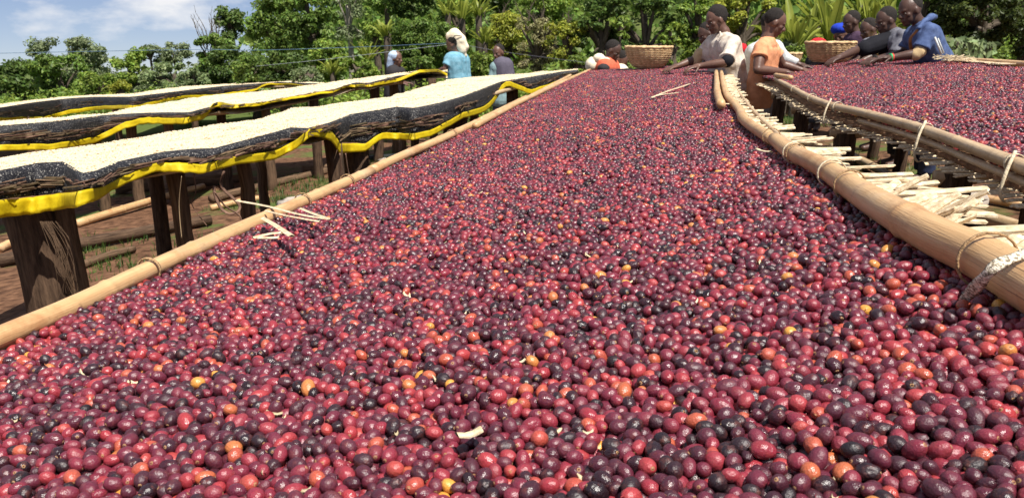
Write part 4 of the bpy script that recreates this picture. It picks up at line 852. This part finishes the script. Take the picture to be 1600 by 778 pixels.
# ------------------------------------------------------------------ baskets
def basket(pxc, ytop, ybot, wtop, wbot, Y, lb, fill=0):
    A = at(pxc, ytop, Y); B = at(pxc, ybot, Y); R1 = wtop*Y/F/2; R0 = wbot*Y/F/2; H_ = A.z-B.z; root = empty('basket', (B.x, B.y, B.z), lb, 'basket'); n = 54
    b = MB(); rows = []; lv = 24
    def rad(u): return R0+(R1-R0)*(math.sin(u*math.pi/2)**.62)
    for i in range(lv+1):
        u = i/lv; rr_ = rad(u)
        rows.append([Vector((B.x+math.cos(2*math.pi*k/n)*(rr_+.0045*math.sin(k*math.pi+i*math.pi)), B.y+math.sin(2*math.pi*k/n)*(rr_+.0045*math.sin(k*math.pi+i*math.pi)), B.z+.004+H_*u)) for k in range(n)])
    for i in range(lv, -1, -3):
        u = i/lv; rr_ = rad(u)-.012; rows.append([Vector((B.x+math.cos(2*math.pi*k/n)*rr_, B.y+math.sin(2*math.pi*k/n)*rr_, B.z+.012+H_*u*.99)) for k in range(n)])
    b.quad_grid(rows, True); q = len(b.v); b.f.append(tuple(range(n))); b.uv.append([(0, 0)]*n); b.f.append(tuple(range(q-n, q))); b.uv.append([(0, 0)]*n); b.build('bowl', M['basket'], root)
    b = MB()
    for i in range(3, lv, 2):   # weft rows
        rr_ = rad(i/lv)+.004; b.tube([Vector((B.x+math.cos(2*math.pi*k/n)*(rr_+.003*math.cos(k*math.pi)), B.y+math.sin(2*math.pi*k/n)*(rr_+.003*math.cos(k*math.pi)), B.z+.004+H_*i/lv)) for k in range(n+1)], .0045, 4, False)
    e = b.build('weave', M['basket'], root); e['kind'] = 'stuff'
    b = MB(); pts = [Vector((B.x+math.cos(2*math.pi*k/72)*R1, B.y+math.sin(2*math.pi*k/72)*R1, A.z+.003*math.sin(k*1.1))) for k in range(73)]; b.tube(pts, [.014+.002*math.sin(k*2.2) for k in range(73)], 7, False); b.build('rim', M['basket'], root)
    return root
basket(1012.5, 74, 107.5, 70, 36, 8.75, 'round wicker basket standing empty at the far end of the foreground bed')
basket(1295, 67, 98, 71, 46, 7.9, 'wicker basket standing on the right hand bed between the workers')
basket(1235, 84, 100, 30, 20, 9.6, 'small basket seen behind the boy in the orange shirt')
# ------------------------------------------------------------------ people
def cloth(n, c, v=.12, c2=None, s=30): return mat(n, c, .85, v, s, .5, 220, .15, col2=c2)
SK = mat('skin', (.125, .062, .042), .45, .15, 12, .2, 120, .45); SK2 = mat('skin_deep', (.078, .040, .028), .45, .15, 12, .2, 120, .45)
HR = mat('hair', (.020, .016, .014), .9, .4, 90, 1, 300, .3); EYE = mat('eye_white', (.22, .18, .16), .3, .05); LIP = mat('lip', (.14, .05, .045), .4, .1)
def remesh(b, name, m, parent, vox, smooth=3, fold=0, seed=0, n_off=(0, 0, 0)):
    me = b.mesh(name+'_src', WL[parent.name], m); t = bpy.data.objects.new('t', me); COL.objects.link(t)
    r = t.modifiers.new('r', 'REMESH'); r.mode = 'VOXEL'; r.voxel_size = vox; s_ = t.modifiers.new('s', 'SMOOTH'); s_.iterations = smooth; s_.factor = .5
    dg = bpy.context.evaluated_depsgraph_get(); dg.update(); res = bpy.data.meshes.new_from_object(t.evaluated_get(dg)); bpy.data.objects.remove(t)
    if fold:
        n = len(res.vertices); V = np.empty(n*3, np.float32); res.vertices.foreach_get('co', V); V = V.reshape(-1, 3); Nv = np.empty(n*3, np.float32); res.vertices.foreach_get('normal', Nv); Nv = Nv.reshape(-1, 3)
        d = np.array([noise.noise(Vector((a*5+seed, c*5, e*11))) + .5*noise.noise(Vector((a*14, c*14, e*22+seed))) for a, c, e in V], dtype=np.float32); V += Nv*(d*fold)[:, None]; res.vertices.foreach_set('co', V.ravel())
    res.name = name; res.materials.clear(); res.materials.append(m); res.polygons.foreach_set('use_smooth', np.ones(len(res.polygons), bool)); res.update()
    o = bpy.data.objects.new(name, res); COL.objects.link(o); o.parent = parent; WL[o.name] = WL[parent.name]; return o
def limb(b, pts, rad, n=12):
    pts = [Vector(p) for p in pts]; P = []; R = []
    for i in range(len(pts)-1):
        for k in range(5): u = k/5; P.append(pts[i].lerp(pts[i+1], u)); R.append(rad[i]+(rad[i+1]-rad[i])*(u*u*(3-2*u)))
    P.append(pts[-1]); R.append(rad[-1]); b.tube(P, R, n)
    for p, r in zip(pts, rad): b.ell(p, (r*1.01,)*3, None, 12, 8)
def hand(b, wr, tip, side, up=Vector((0, 0, 1)), s=1.0, curl=.35, grip=0):
    d = (Vector(tip)-Vector(wr)).normalized(); sdv = up.cross(d).normalized()*side; nn = d.cross(sdv).normalized(); nn = nn if nn.dot(up) > 0 else -nn
    wr = Vector(wr); fr = Matrix((d, sdv, nn)).transposed()
    b.ell(wr+d*.047*s, (.054*s, .042*s, .016*s), fr); b.ell(wr+d*.07*s+sdv*.004, (.03*s, .042*s, .015*s), fr)
    for k, (o_, ln) in enumerate(((.032, .074), (.011, .084), (-.011, .078), (-.031, .060))):
        p = wr+d*.082*s+sdv*o_*s; pts = [p-d*.03*s, p]; dd = (d+sdv*o_*3.0).normalized(); c = curl*(1+.25*k)+random.uniform(-.08, .1)
        for j, f in enumerate((.45, .30, .25)): 
            a = c*(j+.6); v = dd*math.cos(a)-nn*math.sin(a); p = p+v*ln*s*f; pts.append(p)
        limb(b, pts, [.0098*s, .0098*s, .009*s, .0082*s, .0068*s], 8)
    p = wr+d*.025*s+sdv*.034*s; pts = [p-sdv*.012, p, p+(d*.55+sdv*.75-nn*.25)*.034*s, p+(d*1.1+sdv*.9-nn*.7)*.046*s]; limb(b, pts, [.013*s, .0125*s, .0105*s, .0085*s], 8)
def person(label, Y, head, face, neck, sh, arms, pel, skin, vox, hairlen=.012, shirt=None, sleeve=.9, sleeve_end='elbow', trousers=(.06, .06, .07), hs=1.0, feet=None, tilt=0, tw=1.0, hair=True, torso_r=.115, extra=None, fold=.006, hem=None):
    """all joints are points in the place; sh: (near, far) shoulders, arms: [(elbow, wrist, tip, side), ...]"""
    gz = ground(pel.x, pel.y); root = empty('person', (pel.x, pel.y, gz), label, 'person')
    f = Vector(face).normalized(); u0 = (head-neck).normalized()*.6+Vector((0, 0, .4)); l = u0.cross(f).normalized(); u = f.cross(l).normalized(); Rm = Matrix((f, l, u)).transposed(); S = hs
    b = MB()
    b.ell(head+u*.022*S-f*.008*S, (.098*S, .076*S, .096*S), Rm, 20, 14); b.ell(head+f*.028*S-u*.045*S, (.064*S, .056*S, .066*S), Rm, 16, 12); b.ell(head+f*.052*S-u*.092*S, (.032*S, .034*S, .024*S), Rm)
    b.ell(head+f*.080*S+u*.018*S, (.014*S, .048*S, .011*S), Rm); limb(b, [head+f*.086*S+u*.008*S, head+f*.105*S-u*.026*S], [.009*S, .015*S], 8); b.ell(head+f*.094*S-u*.032*S, (.014*S, .021*S, .010*S), Rm)
    b.ell(head+f*.086*S-u*.058*S, (.014*S, .027*S, .009*S), Rm); b.ell(head+f*.082*S-u*.071*S, (.014*S, .024*S, .010*S), Rm)
    for q in (-1, 1): b.ell(head+l*q*.077*S-f*.002*S-u*.012*S, (.020*S, .010*S, .031*S), Rm); b.ell(head+f*.058*S+l*q*.042*S-u*.022*S, (.022*S, .02*S, .02*S), Rm)
    limb(b, [head-u*.03*S-f*.025*S, neck.lerp(head, .35), neck, neck.lerp(pel, .12)], [.052*S, .050*S, .056*S, .075*S])
    s0, s1 = sh; ax = (s0-s1); hw = ax*.36*tw; hipL, hipR = pel+hw*.8, pel-hw*.8; ch = (s0+s1)/2
    def torso(b, e, bottom=True):
        a0, a1 = s0.lerp(ch, .32)-Vector((0, 0, .045)), s1.lerp(ch, .32)-Vector((0, 0, .045))
        for A_, B_ in ((a0, hipL), (a1, hipR), (a0.lerp(a1, .5), pel)): limb(b, [A_, A_.lerp(B_, .5), B_], [torso_r*.92+e, torso_r*.90+e, torso_r*.98+e], 14)
        limb(b, [s0, ch+(neck-ch)*.35, s1], [.046+e, .062+e, .046+e]); limb(b, [s0, s0.lerp(a0, 1)], [.050+e, torso_r*.8+e]); limb(b, [s1, a1], [.050+e, torso_r*.8+e])
    torso(b, -.01)
    for (A_, (el, wr, tip, side)) in zip(sh, arms):
        limb(b, [A_, A_.lerp(el, .5), el, el.lerp(wr, .35), wr], [.052, .046, .038, .037, .026]); hand(b, wr, tip, side)
        limb(b, [wr, wr+(tip-wr).normalized()*.03], [.026, .024])
    fL = Vector((pel.x+hw.x*.9, pel.y+hw.y*.9+.03, ground(pel.x, pel.y)+.05)); fR = Vector((pel.x-hw.x*.9, pel.y-hw.y*.9-.03, ground(pel.x, pel.y)+.05))
    for A_, B_ in ((hipL, fL), (hipR, fR)):
        kn = A_.lerp(B_, .5)+Vector((f.x, f.y, 0))*.04; limb(b, [A_-Vector((0, 0, .05)), kn, B_+Vector((0, 0, .03))], [.085, .058, .036]); limb(b, [B_, B_+Vector((f.x, f.y, 0)).normalized()*.14-Vector((0, 0, .02))], [.036, .03])
    body = remesh(b, 'body', skin, root, vox, 2)
    if hair:
        b = MB(); b.ell(head+u*(.033+hairlen*.5)*S-f*.026*S, ((.084+hairlen)*S, (.0735+hairlen*.6)*S, (.085+hairlen*.9)*S), Rm, 26, 18, .04, 3); b.ell(head-u*.005*S-f*.050*S, ((.040+hairlen*.6)*S, (.060+hairlen*.5)*S, .050*S), Rm)
        b2 = remesh(b, 'hair', HR, root, .008, 1, .003, 5)
    for q in (-1, 1):
        c = head+f*.077*S+l*q*.032*S-u*.006*S; b = MB(); b.ell(c, (.006*S, .011*S, .0045*S), Rm, 10, 8); e = b.build('eye', EYE, root); b = MB(); b.ell(c+f*.005*S, (.0045*S, .006*S, .006*S), Rm, 8, 6); b.build('pupil', HR, e)
    if shirt:
        b = MB(); torso(b, .012)
        limb(b, [hipL, hipL-Vector((0, 0, .15))], [torso_r+.012, torso_r+.018]); limb(b, [hipR, hipR-Vector((0, 0, .15))], [torso_r+.012, torso_r+.018]); limb(b, [pel, pel-Vector((0, 0, .15))], [torso_r+.01, torso_r+.014])
        for A_, (el, wr, tip, side) in zip(sh, arms):
            if sleeve_end == 'elbow': e = A_.lerp(el, sleeve); b.tube([A_, A_.lerp(e, .3), A_.lerp(e, .65), e], [.058, .060, .060, .070], 14); b.ell(A_, (.060,)*3)
            else: e = el.lerp(wr, sleeve); limb(b, [A_, A_.lerp(el, .5), el], [.064, .058, .052], 14); b.tube([el, el.lerp(e, .5), e], [.052, .046, .043], 14); b.ell(el, (.053,)*3)
        remesh(b, 'shirt', shirt, root, max(.008, vox*1.1), 2, fold, hash(label) % 50)
    b = MB(); 
    for A_, B_ in ((hipL, fL), (hipR, fR)): kn = A_.lerp(B_, .5)+Vector((f.x, f.y, 0))*.04; b.tube([A_+Vector((0, 0, .03)), A_.lerp(kn, .5), kn, kn.lerp(B_, .5), B_+Vector((0, 0, .06))], [torso_r*.95, .088, .074, .068, .066], 12)
    limb(b, [hipL, pel, hipR], [torso_r*.97, torso_r, torso_r*.97]); remesh(b, 'trousers', cloth(label[:12]+'_trousers', trousers), root, .014, 2, .008, 7)
    return root, Rm, f, l, u
def A3(px, py, Y): return at(px, py, Y)
C = {}
C['white'] = cloth('white_checked_shirt', (.52, .44, .35), .1, (.72, .64, .55), 16); C['orange'] = cloth('orange_shirt', (.66, .27, .13), .1, (.78, .36, .19), 18); C['blue'] = cloth('blue_jacket', (.055, .085, .19), .15, (.095, .14, .28), 20)
C['grey'] = cloth('grey_shirt', (.13, .13, .155), .2, (.20, .20, .23), 22); C['black'] = cloth('black_sleeve', (.012, .012, .016)); C['teal'] = cloth('teal_shirt', (.13, .32, .42), .1, (.22, .42, .52), 15); C['pale'] = cloth('pale_shirt', (.55, .57, .56)); C['purple'] = cloth('purple_shirt', (.07, .04, .07))
C['vest'] = cloth('vest', (.10, .09, .12)); C['vestsl'] = cloth('greygreen_sleeves', (.22, .32, .33)); C['red'] = cloth('red_orange_shirt', (.58, .13, .07)); C['cream'] = cloth('cream_cloth', (.78, .66, .48), .1, (.85, .75, .58), 14); C['yellow'] = cloth('pale_yellow_shirt', (.72, .60, .30)); C['scarf'] = cloth('blue_grey_scarf', (.32, .42, .58), .1, (.50, .60, .74), 20); C['dark'] = cloth('dark_blouse', (.035, .032, .034))
C['bluewrap'] = cloth('blue_headwrap', (.02, .05, .42)); C['redwrap'] = cloth('red_headwrap', (.62, .02, .03)); C['tan'] = cloth('tan_cuff', (.55, .40, .22)); C['brown'] = cloth('brown_lining', (.25, .12, .05)); C['wblack'] = C['black']
def blob(root, name, m, parts, vox=.008, fold=.003, sm=2):
    b = MB()
    for p in parts:
        if len(p) == 2: limb(b, p[0], p[1])
        else: b.ell(p[0], p[1], p[2])
    return remesh(b, name, m, root, vox, sm, fold, 3)
# man in the white shirt reaching left over the foreground bed
Y = 7.1
r, Rm, f, l, u = person('man in a pale checked short sleeved shirt reaching left across the foreground cherries', Y, A3(1119, 32, Y), (-.93, -.30, -.30), A3(1131, 50, Y), (A3(1146, 66, Y-.16), A3(1112, 66, Y+.18)),
    [(A3(1134, 98, Y-.34), A3(1092, 104, Y-.30), A3(1070, 108, Y-.34), 1), (A3(1090, 92, Y+.22), A3(1058, 104, Y+.12), A3(1037, 109, Y+.05), -1)], A3(1143, 140, Y), SK, .0065, .014, C['white'], .86, hs=.93, trousers=(.05, .05, .07), torso_r=.104, fold=.012)
blob(r, 'collar', C['white'], [([A3(1125, 50, Y-.08), A3(1127, 56, Y-.12), A3(1122, 62, Y-.13)], [.008, .014, .008])])
blob(r, 'rolled_cuff', C['tan'], [([A3(1094, 84, Y+.19), A3(1087, 96, Y+.20)], [.052, .050])])
blob(r, 'undershirt_cuff', C['black'], [([A3(1139, 89, Y-.28), A3(1136, 96, Y-.33)], [.058, .054])])
# boy in orange turned right
Y = 6.7
r, Rm, f, l, u = person('boy in a striped orange short sleeved shirt sorting cherries on the right hand bed', Y, A3(1211, 36, Y), (.90, -.20, -.42), A3(1199, 60, Y), (A3(1189, 75, Y-.13), A3(1205, 75, Y+.14)),
    [(A3(1184, 109, Y-.22), A3(1225, 113, Y-.16), A3(1246, 116, Y-.12), 1), (A3(1222, 101, Y+.20), A3(1252, 110, Y+.16), A3(1272, 113, Y+.12), -1)], A3(1190, 130, Y), SK, .0065, .008, C['orange'], .46, hs=.88, trousers=(.30, .28, .28), torso_r=.084, fold=.010)
# person hidden behind the boy
Y = 7.2
person('person in a loose white long sleeved shirt mostly hidden behind the boy in orange', Y, A3(1204, 40, Y), (.9, -.1, -.5), A3(1197, 60, Y), (A3(1178, 80, Y-.16), A3(1212, 74, Y+.14)),
    [(A3(1172, 112, Y-.1), A3(1196, 124, Y-.05), A3(1212, 124, Y), 1), (A3(1228, 92, Y+.1), A3(1250, 102, Y+.05), A3(1270, 106, Y), -1)], A3(1182, 145, Y+.1), SK2, .009, .008, C['pale'], .8, 'wrist', hs=.9, trousers=(.04, .04, .05))
# blue jacket
Y = 6.35
r, Rm, f, l, u = person('man in a blue hooded jacket leaning over the right hand bed, nearest of the row', Y, A3(1422, 17, Y), (-.92, -.25, -.30), A3(1437, 38, Y), (A3(1452, 50, Y-.18), A3(1432, 50, Y+.18)),
    [(A3(1436, 84, Y-.22), A3(1396, 90, Y-.18), A3(1376, 91, Y-.16), 1), (A3(1412, 84, Y+.2), A3(1372, 93, Y+.05), A3(1348, 97, Y+.0), -1)], A3(1466, 108, Y+.05), SK2, .0065, .004, C['blue'], .80, hs=.93, trousers=(.03, .04, .08), torso_r=.108, fold=.008)
blob(r, 'hood', C['blue'], [([A3(1446, 33, Y-.10), A3(1455, 27, Y-.05), A3(1461, 27, Y+.05)], [.018, .028, .022]), ([A3(1445, 32, Y-.10), A3(1436, 44, Y-.17)], [.02, .014])])
blob(r, 'shirt_cuff', C['tan'], [([A3(1437, 81, Y-.22), A3(1431, 86, Y-.22)], [.048, .044])])
blob(r, 'open_front', C['brown'], [([A3(1434, 50, Y-.14), A3(1426, 62, Y-.10), A3(1427, 74, Y-.06)], [.02, .03, .03])])
b = MB(); b.box(A3(1466, 72, Y-.31), (.012, .01, .14), Matrix.Rotation(-.5, 3, 'Y')); b.build('white_stripe', C['pale'], r); b = MB(); b.box(A3(1470, 72, Y-.30), (.008, .01, .12), Matrix.Rotation(-.5, 3, 'Y')); b.build('white_stripe', C['pale'], r)
p0, p1 = A3(1395, 90, Y-.18), A3(1391, 90.4, Y-.18); WR = mat('wristband_red', (.6, .06, .04), .5, .1); WG = mat('wristband_green', (.03, .35, .12), .5, .1)
b = MB(); b.tube([p0, p0.lerp(p1, .5)], .031, 14); b.build('wristband', WR, r); b = MB(); b.tube([p0.lerp(p1, .55), p1.lerp(p0, -.1)], .031, 14); b.build('wristband', WG, r)
b = MB(); q0 = A3(1369, 92.5, Y+.05); b.tube([q0, q0+Vector((-.02, 0, 0))], .030, 12); b.build('watch_strap', HR, r)
# grey shirt
Y = 7.3
r, Rm, f, l, u = person('man in a grey shirt with black inner sleeve, second of the row leaning left', Y, A3(1384, 33, Y), (-.93, -.2, -.30), A3(1396, 51, Y), (A3(1410, 58, Y-.17), A3(1384, 60, Y+.16)),
    [(A3(1398, 88, Y-.2), A3(1366, 93, Y-.2), A3(1352, 97, Y-.25), 1), (A3(1345, 76, Y-.05), A3(1312, 90, Y-.3), A3(1294, 97, Y-.35), -1)], A3(1420, 112, Y), SK2, .0075, .008, C['grey'], .86, hs=.93, trousers=(.03, .03, .04), torso_r=.10, fold=.009)
blob(r, 'black_sleeve', C['black'], [([A3(1388, 64, Y-.02), A3(1366, 71, Y-.06), A3(1350, 77, Y-.10)], [.085, .080, .068]), ([A3(1388, 66, Y-.03), A3(1392, 92, Y)], [.09, .10])])
# young child in yellow
Y = 8.3
person('small child in a pale yellow collared shirt between two men in the row', Y, A3(1357, 47, Y), (-.9, -.25, -.35), A3(1366, 61, Y), (A3(1373, 68, Y-.13), A3(1362, 68, Y+.12)),
    [(A3(1364, 88, Y-.14), A3(1346, 96, Y-.18), A3(1334, 99, Y-.2), 1), (A3(1352, 84, Y+.08), A3(1340, 94, Y), A3(1330, 97, Y-.05), -1)], A3(1380, 105, Y), SK2, .009, .008, C['yellow'], .85, hs=.90, trousers=(.05, .05, .06), torso_r=.095)
Y = 9.5
person('thin person in a dark purple top behind the child and the second basket', Y, A3(1330, 35, Y), (-.93, -.2, -.25), A3(1337, 52, Y), (A3(1344, 60, Y-.15), A3(1330, 60, Y+.14)),
    [(A3(1334, 84, Y-.14), A3(1318, 94, Y-.2), A3(1308, 97, Y-.2), 1), (A3(1324, 82, Y+.08), A3(1314, 92, Y), A3(1306, 95, Y-.05), -1)], A3(1346, 104, Y), SK2, .010, .007, C['purple'], .85, hs=1.0, trousers=(.04, .04, .05), torso_r=.105)
Y = 9.9
r, Rm, f, l, u = person('person with a bright blue headwrap peering over the second basket', Y, A3(1313, 55, Y), (-.6, -.7, -.35), A3(1316, 70, Y), (A3(1326, 76, Y-.1), A3(1306, 76, Y+.08)),
    [(A3(1322, 92, Y-.1), A3(1312, 98, Y-.2), A3(1306, 100, Y-.2), 1), (A3(1302, 92, Y), A3(1300, 98, Y-.1), A3(1298, 100, Y-.1), -1)], A3(1318, 112, Y), SK, .010, .007, C['dark'], .85, hs=.95, hair=False)
blob(r, 'headwrap', C['bluewrap'], [(A3(1311.5, 46, Y+.0), (.100, .105, .072), None), (A3(1319, 44, Y+.04), (.07, .08, .075), None)])
Y = 10.3
r, Rm, f, l, u = person('person in a red headwrap almost hidden by the second basket', Y, A3(1279, 74, Y), (-.5, -.8, -.3), A3(1280, 86, Y), (A3(1290, 92, Y-.1), A3(1270, 92, Y+.08)),
    [(A3(1288, 104, Y-.1), A3(1284, 108, Y-.2), A3(1280, 110, Y-.2), 1), (A3(1270, 104, Y), A3(1272, 108, Y-.1), A3(1276, 110, Y-.1), -1)], A3(1280, 122, Y), SK2, .011, .007, C['dark'], .85, hs=.9, hair=False)
blob(r, 'headwrap', C['redwrap'], [(A3(1278.5, 67.5, Y+.0), (.105, .10, .065), None)])
# someone bending behind the man in the white shirt
Y = 8.6
person('person mostly hidden behind the man in the pale checked shirt', Y, A3(1104, 54, Y), (-.9, -.3, -.4), A3(1114, 66, Y), (A3(1124, 74, Y-.1), A3(1116, 74, Y+.14)),
    [(A3(1112, 96, Y-.1), A3(1104, 102, Y-.1), A3(1096, 104, Y-.1), 1), (A3(1106, 94, Y+.1), A3(1098, 101, Y), A3(1090, 104, Y), -1)], A3(1128, 112, Y), SK2, .010, .010, C['dark'], .85, hs=.95)
# left end of the foreground bed
Y = 10.1
r, Rm, f, l, u = person('person in a red orange shirt with a cream bundle on the back', Y, A3(957.5, 80, Y), (.75, -.45, -.45), A3(950, 93, Y), (A3(943, 101, Y-.14), A3(957, 100, Y+.10)),
    [(A3(946, 112, Y-.2), A3(956, 116, Y-.2), A3(962, 118, Y-.2), 1), (A3(962, 112, Y), A3(970, 116, Y-.1), A3(976, 118, Y-.1), -1)], A3(940, 122, Y+.1), SK2, .010, .010, C['red'], .7, hs=1.0)
blob(r, 'cream_bundle', C['cream'], [(A3(936, 91.5, Y-.05), (.075, .07, .062), None), (A3(944, 95, Y-.08), (.08, .05, .045), None)])
b = MB(); c0 = A3(925, 102, Y); b.ell(c0, (.085, .11, .095), None, 18, 12, .12); tag(b.build('straw_hat', C['cream']), 'round cream hat beside the red orange shirt above the far left rail', 'hat')
b = MB(); c0 = A3(943, 107, Y-.22); b.ell(c0, (.075, .08, .055), None, 18, 12, .1); b.build('dark_cap', C['dark'], r)
Y = 10.4
person('person in a cream shirt bending down beside the one in red orange', Y, A3(970.5, 95, Y), (.5, -.6, -.7), A3(966, 105, Y), (A3(972, 109, Y-.14), A3(960, 109, Y+.10)),
    [(A3(978, 114, Y-.2), A3(984, 117, Y-.2), A3(990, 118, Y-.2), 1), (A3(960, 116, Y), A3(964, 120, Y-.1), A3(970, 120, Y-.1), -1)], A3(960, 126, Y+.1), SK, .011, .010, C['cream'], .8, hs=.95)
# behind the tables
Y = 11.2
r, Rm, f, l, u = person('person in a teal shirt with a pale cloth draped over the head between the tables', Y, A3(708, 69, Y), (-.75, .35, -.35), A3(714, 83, Y), (A3(705, 91, Y-.18), A3(722, 91, Y+.16)),
    [(A3(695, 108, Y-.22), A3(684, 112, Y-.1), A3(677, 115, Y-.0), 1), (A3(704, 108, Y+.3), A3(694, 114, Y+.3), A3(686, 116, Y+.3), -1)], A3(717, 128, Y), SK, .009, .006, C['teal'], .70, hs=1.02, torso_r=.135, trousers=(.04, .05, .08))
blob(r, 'head_cloth', C['cream'], [([A3(703, 57, Y), A3(710, 55, Y), A3(719, 63, Y), A3(727, 74, Y)], [.060, .090, .085, .050]), ([A3(714, 62, Y), A3(722, 78, Y), A3(727, 87, Y)], [.085, .070, .025]), (A3(707, 56, Y), (.07, .08, .075), None)], .009, .006)
b = MB(); b.tube([A3(704, 64, Y-.10), A3(711, 56, Y-.12), A3(722, 57, Y-.08)], .006, 6); b.build('head_cord', C['dark'], r)
Y = 12
r, Rm, f, l, u = person('man in a dark vest over grey green sleeves standing behind the nearest table', Y, A3(779, 83, Y), (-.55, -.75, -.2), A3(782, 95, Y), (A3(773, 103, Y-.05), A3(794, 100, Y+.05)),
    [(A3(768, 120, Y-.08), A3(776, 132, Y-.1), A3(784, 138, Y-.1), 1), (A3(799, 118, Y), A3(798, 132, Y-.1), A3(794, 140, Y-.1), -1)], A3(786, 140, Y), SK, .009, .008, C['vestsl'], .8, 'wrist', hs=1.0, torso_r=.11)
blob(r, 'vest', C['vest'], [([A3(783, 103, Y-.03), A3(786, 124, Y-.03)], [.135, .145]), ([A3(790, 103, Y-.03), A3(791, 124, Y-.03)], [.12, .14])], .012)
Y = 12.4
r, Rm, f, l, u = person('woman with a pale blue headscarf and dark blouse behind the middle table', Y, A3(619, 92, Y), (.85, -.45, -.1), A3(618, 104, Y), (A3(612, 110, Y-.12), A3(624, 110, Y+.10)),
    [(A3(612, 124, Y-.15), A3(624, 130, Y-.2), A3(632, 131, Y-.2), 1), (A3(628, 124, Y), A3(632, 130, Y-.1), A3(640, 130, Y-.1), -1)], A3(616, 138, Y), SK, .010, .006, C['dark'], .85, hs=1.0, hair=False)
blob(r, 'headscarf', C['scarf'], [(A3(616.5, 88, Y+.02), (.105, .11, .085), None), ([A3(613, 92, Y), A3(610, 103, Y), A3(609, 111, Y)], [.075, .06, .045])])
b = MB(); b.ell(A3(1161, 77, 8.0), (.045, .04, .05), None, 14, 10, .3); b.v and tag(b.build('red_cloth', C['redwrap']), 'small red cloth hanging between the two standing workers', 'cloth')
# ------------------------------------------------------------------ far edge trim of the right bed
b = MB(); rd = random.Random(8)
for k in range(70): a = rd.uniform(6.1, 6.9); q = rs(RBW-.10+rd.uniform(-.05, .06), a, rbz(RBW, a)+.02+.02*rd.random()); b.box(q, (rd.uniform(.05, .16), .006, .004), Euler((0, rd.uniform(-.3, .3), rd.uniform(-.8, .8))).to_matrix())
tag(b.build('straw_heap', M['slat'], smooth=False), 'small heap of pale straw on the far edge beside the man in the blue jacket', 'straw', kind='stuff')
